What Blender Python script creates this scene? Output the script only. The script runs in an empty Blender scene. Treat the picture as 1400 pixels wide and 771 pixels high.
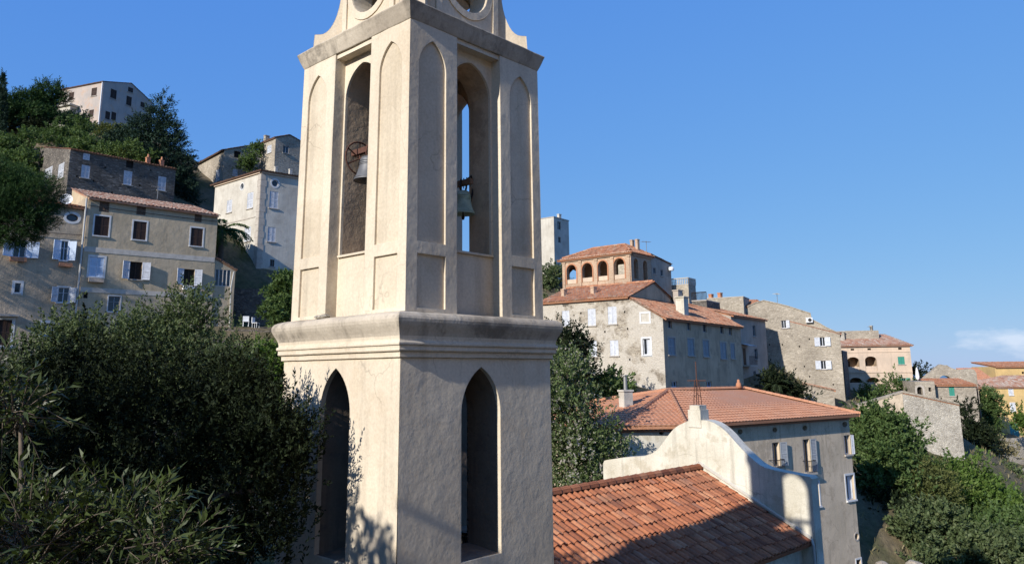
import bpy, math, random
import numpy as np
from mathutils import Vector, Matrix
from mathutils.geometry import tessellate_polygon
R = math.radians
scene = bpy.context.scene
col = scene.collection

# ------------------------------------------------------------------ camera, sky, sun
F, PX, PY = 1053.0, 700.0, 310.0
pit, rol = R(10.8), R(-0.5)
FW = Vector((0, math.cos(pit), math.sin(pit)))
_r = Vector((1, 0, 0)); _u = Vector((0, -math.sin(pit), math.cos(pit)))
RT = _r*math.cos(rol) + _u*math.sin(rol)
UP = _u*math.cos(rol) - _r*math.sin(rol)
cd = bpy.data.cameras.new('camera'); cam = bpy.data.objects.new('camera', cd); col.objects.link(cam)
cam.matrix_world = Matrix((RT, UP, -FW)).transposed().to_4x4()
cd.sensor_width = 36; cd.lens = 36*F/1400; cd.shift_y = -(385.5-PY)/1400
cd.clip_start = 0.1; cd.clip_end = 80000
scene.camera = cam

SUN_AZ, SUN_EL = 219.5, 25.0          # where the sun stands (clockwise from +Y)
world = bpy.data.worlds.new('World'); scene.world = world; world.use_nodes = True
nt = world.node_tree; nt.nodes.clear()
wo = nt.nodes.new('ShaderNodeOutputWorld'); bg = nt.nodes.new('ShaderNodeBackground')
sk = nt.nodes.new('ShaderNodeTexSky'); sk.sky_type = 'NISHITA'; sk.sun_disc = False
sk.sun_elevation = R(SUN_EL); sk.sun_rotation = R(SUN_AZ)
sk.air_density = 1.0; sk.dust_density = 0.15; sk.ozone_density = 4.0; sk.altitude = 200
bg.inputs[1].default_value = 0.09
# small fair-weather clouds low over the sea on the right
tc = nt.nodes.new('ShaderNodeTexCoord'); sep = nt.nodes.new('ShaderNodeSeparateXYZ')
nt.links.new(tc.outputs['Generated'], sep.inputs[0])
def wmath(op, a, b=None, clamp=False):
    n = nt.nodes.new('ShaderNodeMath'); n.operation = op; n.use_clamp = clamp
    for i, q in enumerate((a, b)):
        if q is None: continue
        if isinstance(q, (int, float)): n.inputs[i].default_value = q
        else: nt.links.new(q, n.inputs[i])
    return n.outputs[0]
az = wmath('DIVIDE', sep.outputs[0], sep.outputs[1])
mp = nt.nodes.new('ShaderNodeMapping'); mp.inputs['Scale'].default_value = (1, 1, 3.0)
nt.links.new(tc.outputs['Generated'], mp.inputs[0])
nz = nt.nodes.new('ShaderNodeTexNoise'); nz.inputs['Scale'].default_value = 16; nz.inputs['Detail'].default_value = 6
nz.inputs['Roughness'].default_value = 0.55
nt.links.new(mp.outputs[0], nz.inputs['Vector'])
def bump1(x, c, w):      # soft window round c
    return wmath('SUBTRACT', 1.0, wmath('MULTIPLY', wmath('ABSOLUTE', wmath('SUBTRACT', x, c)), 1.0/w), True)
win1 = wmath('MULTIPLY', bump1(az, 0.645, 0.10), bump1(sep.outputs[2], 0.030, 0.030))
cl = wmath('MULTIPLY', wmath('SUBTRACT', wmath('ADD', wmath('MULTIPLY', win1, 0.55), nz.outputs['Fac']), 0.66), 4.0, True)
cl = wmath('MULTIPLY', cl, wmath('GREATER_THAN', sep.outputs[1], 0.0))
cl = wmath('MULTIPLY', wmath('MULTIPLY', cl, wmath('GREATER_THAN', win1, 0.01)), 0.5)
mx = nt.nodes.new('ShaderNodeMix'); mx.data_type = 'RGBA'
# the camera's tone response: sky a little flatter and bluer than the raw physical sky
ss = nt.nodes.new('ShaderNodeSeparateColor'); sc_ = nt.nodes.new('ShaderNodeCombineColor')
nt.links.new(sk.outputs[0], ss.inputs[0])
for i, (k_, g_) in enumerate(((0.86, 0.64), (1.86, 0.42), (5.5, 0.10))):
    nt.links.new(wmath('MULTIPLY', wmath('POWER', ss.outputs[i], g_), k_), sc_.inputs[i])
nt.links.new(cl, mx.inputs['Factor']); nt.links.new(sc_.outputs[0], mx.inputs['A'])
mx.inputs['B'].default_value = (7.5, 7.9, 8.8, 1)
nt.links.new(mx.outputs['Result'], bg.inputs[0]); nt.links.new(bg.outputs[0], wo.inputs[0])

sd = bpy.data.lights.new('sun', 'SUN'); sun = bpy.data.objects.new('sun', sd); col.objects.link(sun)
sd.energy = 4.3; sd.angle = R(0.55); sd.color = (1.0, 0.95, 0.88)
to_sun = Vector((math.sin(R(SUN_AZ))*math.cos(R(SUN_EL)), math.cos(R(SUN_AZ))*math.cos(R(SUN_EL)), math.sin(R(SUN_EL))))
sun.rotation_euler = to_sun.to_track_quat('Z', 'Y').to_euler()
scene.view_settings.view_transform = 'Standard'; scene.view_settings.look = 'None'
scene.view_settings.exposure = 0.45; scene.view_settings.gamma = 1.0
scene.view_settings.use_curve_mapping = False
scene.render.resolution_x = 1024; scene.render.resolution_y = 563

# ------------------------------------------------------------------ helpers
def ray(px, py): return FW + RT*((px-PX)/F) + UP*((PY-py)/F)
def hp(px, py, Y):
    d = ray(px, py); return d*(Y/d.y)
def dirv(a): return Vector((math.sin(R(a)), math.cos(R(a)), 0))
def xy(p): return Vector((p[0], p[1], 0))
def plane_hit(P, d, px, py):
    """ray through a photo point onto the vertical plane through P along d -> (s along d, z)"""
    n = Vector((d.y, -d.x, 0)); r = ray(px, py)
    t = n.dot(xy(P))/n.dot(r); q = r*t
    return (q-xy(P)).dot(d), q.z
def horiz(B, px, py):
    """point on the ray at the height of B"""
    r = ray(px, py); return r*(B.z/r.z)

def tag(o, label, cat, group=None):
    o['label'] = label; o['category'] = cat
    if group: o['group'] = group
    return o
def thing(name, label, cat, loc=(0, 0, 0), group=None):
    o = bpy.data.objects.new(name, None); col.objects.link(o); o.location = loc
    o.empty_display_size = 0.3
    return tag(o, label, cat, group)

class MB:
    def __init__(s): s.v = []; s.f = []; s.t = []; s.m = []; s.tint = 0.5; s.mi = 0
    def face(s, pts, tint=None):
        k = len(s.v); s.v += [tuple(p) for p in pts]; s.f.append(tuple(range(k, k+len(pts))))
        s.t.append(s.tint if tint is None else tint); s.m.append(s.mi)
    def box(s, c, ex, ey, ez, tint=None):
        """c centre, ex ey ez half-axis vectors"""
        c = Vector(c)
        P = [c+ex*a+ey*b+ez*d for a in (-1, 1) for b in (-1, 1) for d in (-1, 1)]
        for q in ((0, 1, 3, 2), (4, 6, 7, 5), (0, 4, 5, 1), (2, 3, 7, 6), (0, 2, 6, 4), (1, 5, 7, 3)):
            s.face([P[i] for i in q], tint)
    def abox(s, lo, hi):
        c = [(a+b)/2 for a, b in zip(lo, hi)]; h = [(b-a)/2 for a, b in zip(lo, hi)]
        s.box(c, Vector((h[0], 0, 0)), Vector((0, h[1], 0)), Vector((0, 0, h[2])))
    def tube(s, pts, rad, n=8, caps=True):
        pts = [Vector(p) for p in pts]
        if not isinstance(rad, (list, tuple)): rad = [rad]*len(pts)
        rings = []
        prev = None
        for i, p in enumerate(pts):
            d = (pts[min(i+1, len(pts)-1)]-pts[max(i-1, 0)])
            d = d.normalized() if d.length > 1e-9 else Vector((0, 0, 1))
            if prev is None:
                a = d.orthogonal().normalized()
            else:
                a = prev - d*prev.dot(d)
                a = a.normalized() if a.length > 1e-6 else d.orthogonal().normalized()
            prev = a; b = d.cross(a)
            rings.append([p+(a*math.cos(2*math.pi*k/n)+b*math.sin(2*math.pi*k/n))*rad[i] for k in range(n)])
        k0 = len(s.v)
        for r in rings: s.v += [tuple(q) for q in r]
        for i in range(len(rings)-1):
            for k in range(n):
                a = k0+i*n+k; b = k0+i*n+(k+1) % n
                s.f.append((a, b, b+n, a+n)); s.t.append(s.tint); s.m.append(s.mi)
        if caps:
            s.f.append(tuple(k0+k for k in range(n))[::-1]); s.t.append(s.tint); s.m.append(s.mi)
            e = k0+(len(rings)-1)*n
            s.f.append(tuple(e+k for k in range(n))); s.t.append(s.tint); s.m.append(s.mi)
    def lathe(s, prof, c, n=28, axis=None):
        k0 = len(s.v)
        for (r, z) in prof:
            for k in range(n):
                a = 2*math.pi*k/n
                s.v.append((c[0]+r*math.cos(a), c[1]+r*math.sin(a), c[2]+z))
        for i in range(len(prof)-1):
            for k in range(n):
                a = k0+i*n+k; b = k0+i*n+(k+1) % n
                s.f.append((a, b, b+n, a+n)); s.t.append(s.tint); s.m.append(s.mi)
    def plate(s, fr, outer, holes=(), depth=0.2, rim=False, back=False, off=0.0, lip=None):
        """flat plate with holes. fr = function (x, y, off)->point; holes get reveals of depth"""
        loops = [[Vector((x, y, 0)) for x, y in outer]] + [[Vector((x, y, 0)) for x, y in h] for h in holes]
        flat = [p for l in loops for p in l]
        for tri in tessellate_polygon(loops):
            s.face([fr(flat[i].x, flat[i].y, off) for i in tri])
            if back: s.face([fr(flat[i].x, flat[i].y, off-depth) for i in tri][::-1])
        for l in (loops if rim else loops[1:]):
            for i in range(len(l)):
                a, b = l[i], l[(i+1) % len(l)]
                if lip:      # plain outer lip, then inner reveal with shade in its colour (second material)
                    m0 = s.mi
                    s.face([fr(a.x, a.y, off), fr(b.x, b.y, off), fr(b.x, b.y, off-lip), fr(a.x, a.y, off-lip)])
                    s.mi = 1; s.face([fr(a.x, a.y, off-lip), fr(b.x, b.y, off-lip), fr(b.x, b.y, off-depth), fr(a.x, a.y, off-depth)]); s.mi = m0
                else: s.face([fr(a.x, a.y, off), fr(b.x, b.y, off), fr(b.x, b.y, off-depth), fr(a.x, a.y, off-depth)])
    def build(s, name, mats, parent=None, smooth=False, weld=False):
        me = bpy.data.meshes.new(name)
        me.from_pydata(s.v, [], s.f)
        if not isinstance(mats, (list, tuple)): mats = [mats]
        for m in mats: me.materials.append(m)
        if len(mats) > 1: me.polygons.foreach_set('material_index', s.m)
        at = me.attributes.new('tint', 'FLOAT', 'FACE'); at.data.foreach_set('value', s.t)
        if smooth: me.polygons.foreach_set('use_smooth', [True]*len(me.polygons))
        me.update()
        if weld:
            import bmesh
            bm = bmesh.new(); bm.from_mesh(me); bmesh.ops.remove_doubles(bm, verts=bm.verts, dist=0.0005)
            bmesh.ops.recalc_face_normals(bm, faces=bm.faces); bm.to_mesh(me); bm.free()
        o = bpy.data.objects.new(name, me); col.objects.link(o)
        if parent is not None: attach(o, parent)
        return o
def attach(o, parent):
    o.parent = parent
    base = Vector((0, 0, 0)); p = parent
    while p is not None: base += p.location; p = p.parent
    o.location = -base          # vertices are written in world coordinates
def lancet(cx, hw, z0, zs, za, n=7):
    """pointed arch outline"""
    pts = [(cx-hw, z0), (cx+hw, z0)]
    H = za-zs
    rad = (hw*hw+H*H)/(2*hw)            # circle through spring and apex, centre on the spring line
    a_max = math.asin(min(1, H/rad))
    for i in range(n+1):
        a = a_max*i/n
        pts.append((cx+hw-rad+rad*math.cos(a), zs+rad*math.sin(a)))
    for i in range(n-1, -1, -1):
        a = a_max*i/n
        pts.append((cx-hw+rad-rad*math.cos(a), zs+rad*math.sin(a)))
    return pts
def roundarch(x0, x1, z0, z1, n=8, k=None):
    hw = (x1-x0)/2; cx = (x0+x1)/2; k = hw if k is None else k
    return [(x0, z0), (x1, z0)]+[(cx+hw*math.cos(math.pi*i/n), z1-k+k*math.sin(math.pi*i/n)) for i in range(n+1)]
def ellipse(cx, cz, rx, rz, n=20): return [(cx+rx*math.cos(2*math.pi*i/n), cz+rz*math.sin(2*math.pi*i/n)) for i in range(n)]
def rect(x0, z0, x1, z1): return [(x0, z0), (x1, z0), (x1, z1), (x0, z1)]

# ------------------------------------------------------------------ materials
def newmat(name):
    m = bpy.data.materials.new(name); m.use_nodes = True
    t = m.node_tree; b = t.nodes['Principled BSDF']
    b.inputs['Specular IOR Level'].default_value = 0.25
    return m, t, b
def N(t, typ, **kw):
    n = t.nodes.new(typ)
    for k, v in kw.items():
        if hasattr(n, k): setattr(n, k, v)
        else: n.inputs[k].default_value = v
    return n
def coords(t, scale=(1, 1, 1)):
    c = N(t, 'ShaderNodeTexCoord'); m = N(t, 'ShaderNodeMapping'); m.inputs['Scale'].default_value = scale
    t.links.new(c.outputs['Object'], m.inputs[0]); return m.outputs[0]
def noise(t, vec, scale, detail=5, rough=0.6):
    n = N(t, 'ShaderNodeTexNoise'); n.inputs['Scale'].default_value = scale; n.inputs['Detail'].default_value = detail
    n.inputs['Roughness'].default_value = rough; t.links.new(vec, n.inputs['Vector']); return n.outputs['Fac']
def ramp(t, fac, stops):
    r = N(t, 'ShaderNodeValToRGB'); e = r.color_ramp.elements
    while len(e) < len(stops): e.new(0.5)
    for q, (p, c) in zip(e, stops):
        q.position = p; q.color = (*c, 1) if len(c) == 3 else c
    t.links.new(fac, r.inputs[0]); return r.outputs[0]
def mixc(t, fac, a, b, mode='MIX'):
    n = N(t, 'ShaderNodeMix'); n.data_type = 'RGBA'; n.blend_type = mode
    for s, q in (('Factor', fac), ('A', a), ('B', b)):
        if isinstance(q, (int, float)): n.inputs[s].default_value = q
        elif isinstance(q, tuple): n.inputs[s].default_value = (*q, 1) if len(q) == 3 else q
        else: t.links.new(q, n.inputs[s])
    return n.outputs['Result']
def mth(t, op, a, b, clamp=False):
    n = N(t, 'ShaderNodeMath'); n.operation = op; n.use_clamp = clamp
    for i, q in enumerate((a, b)):
        if isinstance(q, (int, float)): n.inputs[i].default_value = q
        else: t.links.new(q, n.inputs[i])
    return n.outputs[0]
def bumpn(t, b, h, strength, dist=0.02):
    n = N(t, 'ShaderNodeBump'); n.inputs['Strength'].default_value = strength; n.inputs['Distance'].default_value = dist
    t.links.new(h, n.inputs['Height']); t.links.new(n.outputs[0], b.inputs['Normal'])

def plaster(name, c, dark, patch=None, streak=0.5, bump=0.35, bscale=9, patch_amt=0.5, dist=0.03, bevel=0, crack=0):
    m, t, b = newmat(name); v = coords(t)
    big = noise(t, v, 0.55, 5, 0.62)
    colr = ramp(t, big, [(0.36, dark), (0.62, c)])
    vs = coords(t, (2.4, 2.4, 0.22)); st = noise(t, vs, 1.6, 5, 0.65)
    f = mth(t, 'MULTIPLY', ramp(t, st, [(0.52, (0, 0, 0)), (0.78, (1, 1, 1))]), streak)
    colr = mixc(t, f, colr, tuple(q*0.52 for q in dark))
    if patch:
        pn = noise(t, v, 0.9, 7, 0.7)
        colr = mixc(t, mth(t, 'MULTIPLY', ramp(t, pn, [(0.53, (0, 0, 0)), (0.6, (1, 1, 1))]), patch_amt), colr, patch)
    fine = noise(t, v, 22, 3, 0.6)
    colr = mixc(t, 0.35, colr, ramp(t, fine, [(0.3, (0.55, 0.55, 0.55)), (0.7, (1, 1, 1))]), 'MULTIPLY')
    t.links.new(colr, b.inputs['Base Color']); b.inputs['Roughness'].default_value = 0.92
    h = mth(t, 'ADD', noise(t, v, bscale, 4, 0.6), mth(t, 'MULTIPLY', noise(t, v, 2.2, 4, 0.55), 1.6))
    if crack:      # hairline cracks
        wv = N(t, 'ShaderNodeTexNoise'); wv.inputs['Scale'].default_value = 1.1; wv.inputs['Detail'].default_value = 6; t.links.new(v, wv.inputs['Vector'])
        vm = N(t, 'ShaderNodeVectorMath', operation='MULTIPLY_ADD'); t.links.new(wv.outputs['Color'], vm.inputs[0]); vm.inputs[1].default_value = (0.9, 0.9, 0.9); t.links.new(v, vm.inputs[2])
        vc = N(t, 'ShaderNodeTexVoronoi', feature='DISTANCE_TO_EDGE'); vc.inputs['Scale'].default_value = 0.55; t.links.new(vm.outputs[0], vc.inputs['Vector'])
        cf = mth(t, 'MULTIPLY', ramp(t, vc.outputs['Distance'], [(0.0, (1, 1, 1)), (0.006, (0, 0, 0))]), ramp(t, noise(t, v, 0.8, 3), [(0.45, (0, 0, 0)), (0.6, (1, 1, 1))]))
        t.links.new(mixc(t, mth(t, 'MULTIPLY', cf, crack), colr, tuple(q*0.35 for q in dark)), b.inputs['Base Color'])
    bumpn(t, b, h, bump, dist)
    if bevel:
        bv_ = N(t, 'ShaderNodeBevel'); bv_.samples = 4; bv_.inputs['Radius'].default_value = bevel
        bn = [n for n in t.nodes if n.type == 'BUMP'][0]; t.links.new(bv_.outputs[0], bn.inputs['Normal'])
    return m
def stone(name, cols, mortar, scale=2.6, flat=1.9, bump=0.7, mw=0.05, render=None, render_amt=0.0):
    m, t, b = newmat(name); v0 = coords(t, (1, 1, flat))
    wob = N(t, 'ShaderNodeTexNoise'); wob.inputs['Scale'].default_value = 1.7; t.links.new(v0, wob.inputs['Vector'])
    vm = N(t, 'ShaderNodeVectorMath', operation='MULTIPLY_ADD'); t.links.new(wob.outputs['Color'], vm.inputs[0])
    vm.inputs[1].default_value = (0.22, 0.22, 0.22); t.links.new(v0, vm.inputs[2]); v = vm.outputs[0]
    vo = N(t, 'ShaderNodeTexVoronoi', feature='F1'); vo.inputs['Scale'].default_value = scale; t.links.new(v, vo.inputs['Vector'])
    ve = N(t, 'ShaderNodeTexVoronoi', feature='DISTANCE_TO_EDGE'); ve.inputs['Scale'].default_value = scale; t.links.new(v, ve.inputs['Vector'])
    sp = N(t, 'ShaderNodeSeparateColor'); t.links.new(vo.outputs['Color'], sp.inputs[0])
    colr = ramp(t, sp.outputs[0], [(i/(len(cols)-1), c) for i, c in enumerate(cols)])
    vv = coords(t); n2 = noise(t, vv, 9, 5, 0.65)
    colr = mixc(t, 0.6, colr, ramp(t, n2, [(0.3, (0.45, 0.45, 0.45)), (0.68, (1.1, 1.1, 1.1))]), 'MULTIPLY')
    me = ramp(t, ve.outputs['Distance'], [(mw*0.35, (1, 1, 1)), (mw*1.4, (0, 0, 0))])
    colr = mixc(t, me, colr, mortar)
    big = noise(t, vv, 0.35, 5, 0.6)
    colr = mixc(t, 0.7, colr, ramp(t, big, [(0.35, (0.62, 0.6, 0.58)), (0.65, (1.08, 1.06, 1.02))]), 'MULTIPLY')
    hgt = mth(t, 'ADD', mth(t, 'MULTIPLY', ramp(t, ve.outputs['Distance'], [(0, (0, 0, 0)), (mw*2.4, (1, 1, 1))]), 1.0), mth(t, 'MULTIPLY', n2, 0.7))
    if render:
        rn = noise(t, vv, 0.5, 7, 0.68)
        rf = ramp(t, rn, [(0.5-0.25*(render_amt*2-1)-0.04, (0, 0, 0)), (0.5-0.25*(render_amt*2-1)+0.04, (1, 1, 1))])
        rc = mixc(t, 0.5, render, ramp(t, n2, [(0.3, (0.5, 0.48, 0.45)), (0.7, (1, 1, 1))]), 'MULTIPLY')
        colr = mixc(t, mth(t, 'MULTIPLY', rf, 0.85), colr, rc)
    t.links.new(colr, b.inputs['Base Color']); b.inputs['Roughness'].default_value = 0.95
    bumpn(t, b, hgt, bump, 0.05); return m
def tiles(name, stops, lichen=(0.30, 0.27, 0.22), lamt=0.4):
    m, t, b = newmat(name); v = coords(t)
    a = N(t, 'ShaderNodeAttribute'); a.attribute_name = 'tint'
    colr = ramp(t, a.outputs['Fac'], stops)
    n1 = noise(t, v, 0.9, 6, 0.7); n2 = noise(t, v, 14, 4, 0.7)
    colr = mixc(t, mth(t, 'MULTIPLY', ramp(t, n1, [(0.45, (0, 0, 0)), (0.7, (1, 1, 1))]), lamt), colr, lichen)
    colr = mixc(t, 0.6, colr, ramp(t, n2, [(0.3, (0.5, 0.48, 0.46)), (0.65, (1.05, 1.05, 1.05))]), 'MULTIPLY')
    t.links.new(colr, b.inputs['Base Color']); b.inputs['Roughness'].default_value = 0.85
    bumpn(t, b, n2, 0.3, 0.01); return m
def flat(name, c, rough=0.6, metal=0.0, var=0.25, scale=8, spec=0.25):
    m, t, b = newmat(name); v = coords(t)
    n = noise(t, v, scale, 5, 0.65)
    colr = mixc(t, var, c, ramp(t, n, [(0.3, (0.35, 0.34, 0.32)), (0.65, (1, 1, 1))]), 'MULTIPLY')
    t.links.new(colr, b.inputs['Base Color']); b.inputs['Roughness'].default_value = rough; b.inputs['Metallic'].default_value = metal
    b.inputs['Specular IOR Level'].default_value = spec
    return m
def leafmat(name, stops, trans=0.25, rough=0.5):
    m, t, b = newmat(name)
    a = N(t, 'ShaderNodeAttribute'); a.attribute_name = 'tint'
    c = ramp(t, a.outputs['Fac'], stops)
    t.links.new(c, b.inputs['Base Color']); b.inputs['Roughness'].default_value = rough
    b.inputs['Specular IOR Level'].default_value = 0.3 if rough < 0.45 else 0.12
    tr = N(t, 'ShaderNodeBsdfTranslucent'); t.links.new(mixc(t, 1.0, c, (1.3, 1.4, 0.6), 'MULTIPLY'), tr.inputs[0])
    mxs = N(t, 'ShaderNodeMixShader'); mxs.inputs[0].default_value = trans
    t.links.new(b.outputs[0], mxs.inputs[1]); t.links.new(tr.outputs[0], mxs.inputs[2])
    t.links.new(mxs.outputs[0], t.nodes['Material Output'].inputs[0]); return m

M = {}
# tower plaster: cream with grey weathering streaks
M['cream'] = plaster('tower_plaster', (0.70, 0.605, 0.465), (0.62, 0.525, 0.395), patch=(0.52, 0.39, 0.25), streak=0.45, bump=0.26, bscale=5, patch_amt=0.22, dist=0.03, bevel=0.022, crack=0.4)
M['cream_shade'] = plaster('tower_shaded_plaster', (0.26, 0.20, 0.145), (0.17, 0.13, 0.10), patch=(0.11, 0.09, 0.075), streak=0.8, bump=0.4, patch_amt=0.5)  # shade of the deep openings put into the brown, stains over it
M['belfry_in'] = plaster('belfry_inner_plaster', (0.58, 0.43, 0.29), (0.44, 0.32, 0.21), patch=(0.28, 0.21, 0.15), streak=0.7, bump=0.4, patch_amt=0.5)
M['panel'] = plaster('tower_panel_plaster', (0.66, 0.565, 0.425), (0.56, 0.47, 0.345), patch=(0.47, 0.38, 0.26), streak=0.45, bump=0.4, bscale=5, patch_amt=0.3, crack=0.6)
M['cornice'] = plaster('weathered_cornice_plaster', (0.56, 0.485, 0.38), (0.40, 0.34, 0.265), patch=(0.16, 0.14, 0.115), streak=0.85, bump=0.3, patch_amt=0.6, bevel=0.015)
M['white_wall'] = plaster('lime_white_plaster', (0.70, 0.655, 0.55), (0.55, 0.505, 0.40), patch=(0.40, 0.345, 0.24), streak=0.75, patch_amt=0.5, crack=0.6, bevel=0.02)
M['warm'] = plaster('bounce_ochre_render', (0.50, 0.355, 0.205), (0.44, 0.31, 0.175), streak=0.3)  # wall of the added unseen house, coloured to bounce warm light
M['band'] = flat('faded_band_paint', (0.56, 0.51, 0.44), 0.9, 0, 0.4, 3)
M['beige'] = plaster('beige_render', (0.58, 0.465, 0.315), (0.47, 0.375, 0.25), patch=(0.33, 0.27, 0.18), streak=0.5, patch_amt=0.35, bump=0.3, bscale=3, dist=0.05)
M['greyplaster'] = plaster('rough_grey_render', (0.52, 0.415, 0.295), (0.40, 0.32, 0.225), patch=(0.26, 0.22, 0.17), streak=0.5, patch_amt=0.4, bump=0.5, dist=0.05)
M['paleplaster'] = plaster('pale_render', (0.60, 0.56, 0.48), (0.48, 0.44, 0.37), patch=(0.36, 0.32, 0.26), streak=0.35, patch_amt=0.3)
M['pink'] = plaster('faded_pink_render', (0.50, 0.42, 0.36), (0.40, 0.36, 0.33), patch=(0.50, 0.36, 0.27), streak=0.4, patch_amt=0.7)
M['palerose'] = plaster('faded_rose_render', (0.66, 0.51, 0.38), (0.56, 0.44, 0.33), patch=(0.42, 0.35, 0.27), streak=0.5, patch_amt=0.5)
M['bluegrey'] = plaster('blue_grey_render', (0.45, 0.38, 0.31), (0.36, 0.305, 0.25), patch=(0.26, 0.22, 0.18), streak=0.5, patch_amt=0.4)
M['brownplaster'] = plaster('brownish_render', (0.56, 0.42, 0.285), (0.44, 0.33, 0.22), patch=(0.27, 0.215, 0.155), streak=0.6, patch_amt=0.5)
M['stucco'] = plaster('crumbling_grey_stucco', (0.64, 0.52, 0.375), (0.53, 0.43, 0.305), patch=(0.36, 0.28, 0.195), streak=0.8, patch_amt=0.45, bump=0.35, crack=0.8)
M['yellow'] = plaster('yellow_ochre_render', (0.66, 0.46, 0.20), (0.56, 0.39, 0.17), patch=(0.42, 0.30, 0.15), streak=0.4, patch_amt=0.35)
M['brick'] = stone('weathered_brick', [(0.54, 0.34, 0.225), (0.60, 0.42, 0.295), (0.50, 0.33, 0.225), (0.62, 0.47, 0.345)], (0.58, 0.48, 0.36), 4.5, 2.5, 0.35)
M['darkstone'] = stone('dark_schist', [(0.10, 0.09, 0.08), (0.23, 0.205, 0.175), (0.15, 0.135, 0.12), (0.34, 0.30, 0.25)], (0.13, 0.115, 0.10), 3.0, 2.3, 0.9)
M['stone'] = stone('grey_rubble', [(0.33, 0.285, 0.225), (0.48, 0.42, 0.335), (0.39, 0.34, 0.27), (0.56, 0.495, 0.40)], (0.46, 0.405, 0.325), 3.4, 1.9, 0.6)
M['lightstone'] = stone('whitewashed_rubble', [(0.46, 0.42, 0.35), (0.62, 0.57, 0.48), (0.38, 0.34, 0.28), (0.66, 0.62, 0.54)], (0.58, 0.53, 0.44), 4.6, 1.8, 0.7, render=(0.58, 0.53, 0.45), render_amt=0.3)
M['rendered'] = stone('rubble_under_lime_render', [(0.26, 0.22, 0.17), (0.40, 0.35, 0.28), (0.22, 0.185, 0.145), (0.48, 0.43, 0.35)], (0.46, 0.405, 0.325), 3.4, 1.8, 0.45, render=(0.57, 0.52, 0.44), render_amt=0.56)
M['tile'] = tiles('nave_roof_tile', [(0, (0.26, 0.09, 0.045)), (0.3, (0.38, 0.135, 0.062)), (0.6, (0.47, 0.175, 0.08)), (0.85, (0.54, 0.25, 0.13)), (1, (0.34, 0.15, 0.09))], (0.12, 0.08, 0.06), 0.6)
M['tile_new'] = tiles('new_roof_tile', [(0, (0.50, 0.225, 0.12)), (0.5, (0.56, 0.265, 0.145)), (1, (0.61, 0.305, 0.175))], (0.50, 0.31, 0.21), 0.45)
M['tile_old'] = tiles('old_canal_tile', [(0, (0.26, 0.12, 0.07)), (0.3, (0.42, 0.18, 0.095)), (0.6, (0.52, 0.245, 0.135)), (1, (0.50, 0.34, 0.23))], (0.30, 0.22, 0.15), 0.55)
M['tile_pale'] = tiles('lichened_canal_tile', [(0, (0.30, 0.15, 0.10)), (0.4, (0.44, 0.23, 0.15)), (0.7, (0.50, 0.36, 0.27)), (1, (0.56, 0.48, 0.40))], (0.46, 0.41, 0.34), 0.7)
M['whitepaint'] = flat('white_painted_wood', (0.60, 0.62, 0.66), 0.55, 0, 0.45, 4)
M['bluepaint'] = flat('pale_blue_painted_wood', (0.55, 0.64, 0.76), 0.55, 0, 0.2, 6)
M['brownpaint'] = flat('dark_brown_wood', (0.055, 0.032, 0.022), 0.6, 0, 0.3)
M['redwood'] = flat('red_brown_wood', (0.22, 0.085, 0.05), 0.7, 0, 0.3)
M['greenpaint'] = flat('green_painted_wood', (0.05, 0.27, 0.20), 0.55, 0, 0.3)
M['tealpaint'] = flat('teal_painted_wood', (0.08, 0.28, 0.30), 0.55, 0, 0.3)
M['greypaint'] = flat('grey_painted_wood', (0.30, 0.32, 0.34), 0.6, 0, 0.3)
M['trim'] = flat('white_window_trim', (0.66, 0.66, 0.65), 0.85, 0, 0.35, 3)
M['trimgrey'] = flat('grey_window_trim', (0.46, 0.41, 0.35), 0.9, 0, 0.35, 3)
M['glass'] = flat('window_glass', (0.022, 0.026, 0.03), 0.06, 0, 0.1, spec=0.6)
M['dark'] = flat('dark_room_interior', (0.022, 0.018, 0.015), 0.9)
M['curtain'] = flat('white_net_curtain', (0.55, 0.57, 0.6), 0.9)
M['metal'] = flat('painted_pipe_metal', (0.5, 0.49, 0.46), 0.5, 0.2, 0.3)
M['rust'] = flat('rusty_iron', (0.13, 0.062, 0.045), 0.85, 0.2, 0.5, 20)
M['iron'] = flat('black_iron', (0.035, 0.03, 0.028), 0.6, 0.4, 0.3)
M['zinc'] = flat('zinc_grey', (0.30, 0.30, 0.29), 0.5, 0.6, 0.3)
M['plastic'] = flat('white_plastic', (0.72, 0.73, 0.74), 0.4, 0, 0.12)
M['bronze'] = flat('dull_grey_bronze', (0.16, 0.16, 0.165), 0.55, 0.4, 0.4, 7)
M['verdigris'] = flat('green_verdigris_bronze', (0.34, 0.48, 0.42), 0.7, 0.0, 0.6, 9)
M['wood'] = flat('old_beam_wood', (0.17, 0.115, 0.08), 0.85, 0, 0.5, 12)
M['canvas'] = flat('white_parasol_canvas', (0.78, 0.77, 0.74), 0.9)
M['terracotta'] = flat('terracotta', (0.48, 0.22, 0.12), 0.85, 0, 0.3)
M['tile_dark'] = tiles('dark_eave_tile', [(0, (0.12, 0.07, 0.05)), (0.5, (0.19, 0.11, 0.075)), (1, (0.26, 0.17, 0.12))], (0.15, 0.12, 0.10), 0.5)
M['bark'] = flat('grey_brown_bark', (0.13, 0.10, 0.075), 0.95, 0, 0.6, 10)
M['palebark'] = flat('pale_twig_bark', (0.15, 0.12, 0.09), 0.9, 0, 0.5, 18)
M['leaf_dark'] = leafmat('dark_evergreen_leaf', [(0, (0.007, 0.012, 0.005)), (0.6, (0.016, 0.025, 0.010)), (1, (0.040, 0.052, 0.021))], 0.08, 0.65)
M['leaf_olive'] = leafmat('olive_green_leaf', [(0, (0.044, 0.066, 0.026)), (0.6, (0.095, 0.125, 0.052)), (1, (0.17, 0.19, 0.095))], 0.2)
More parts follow.
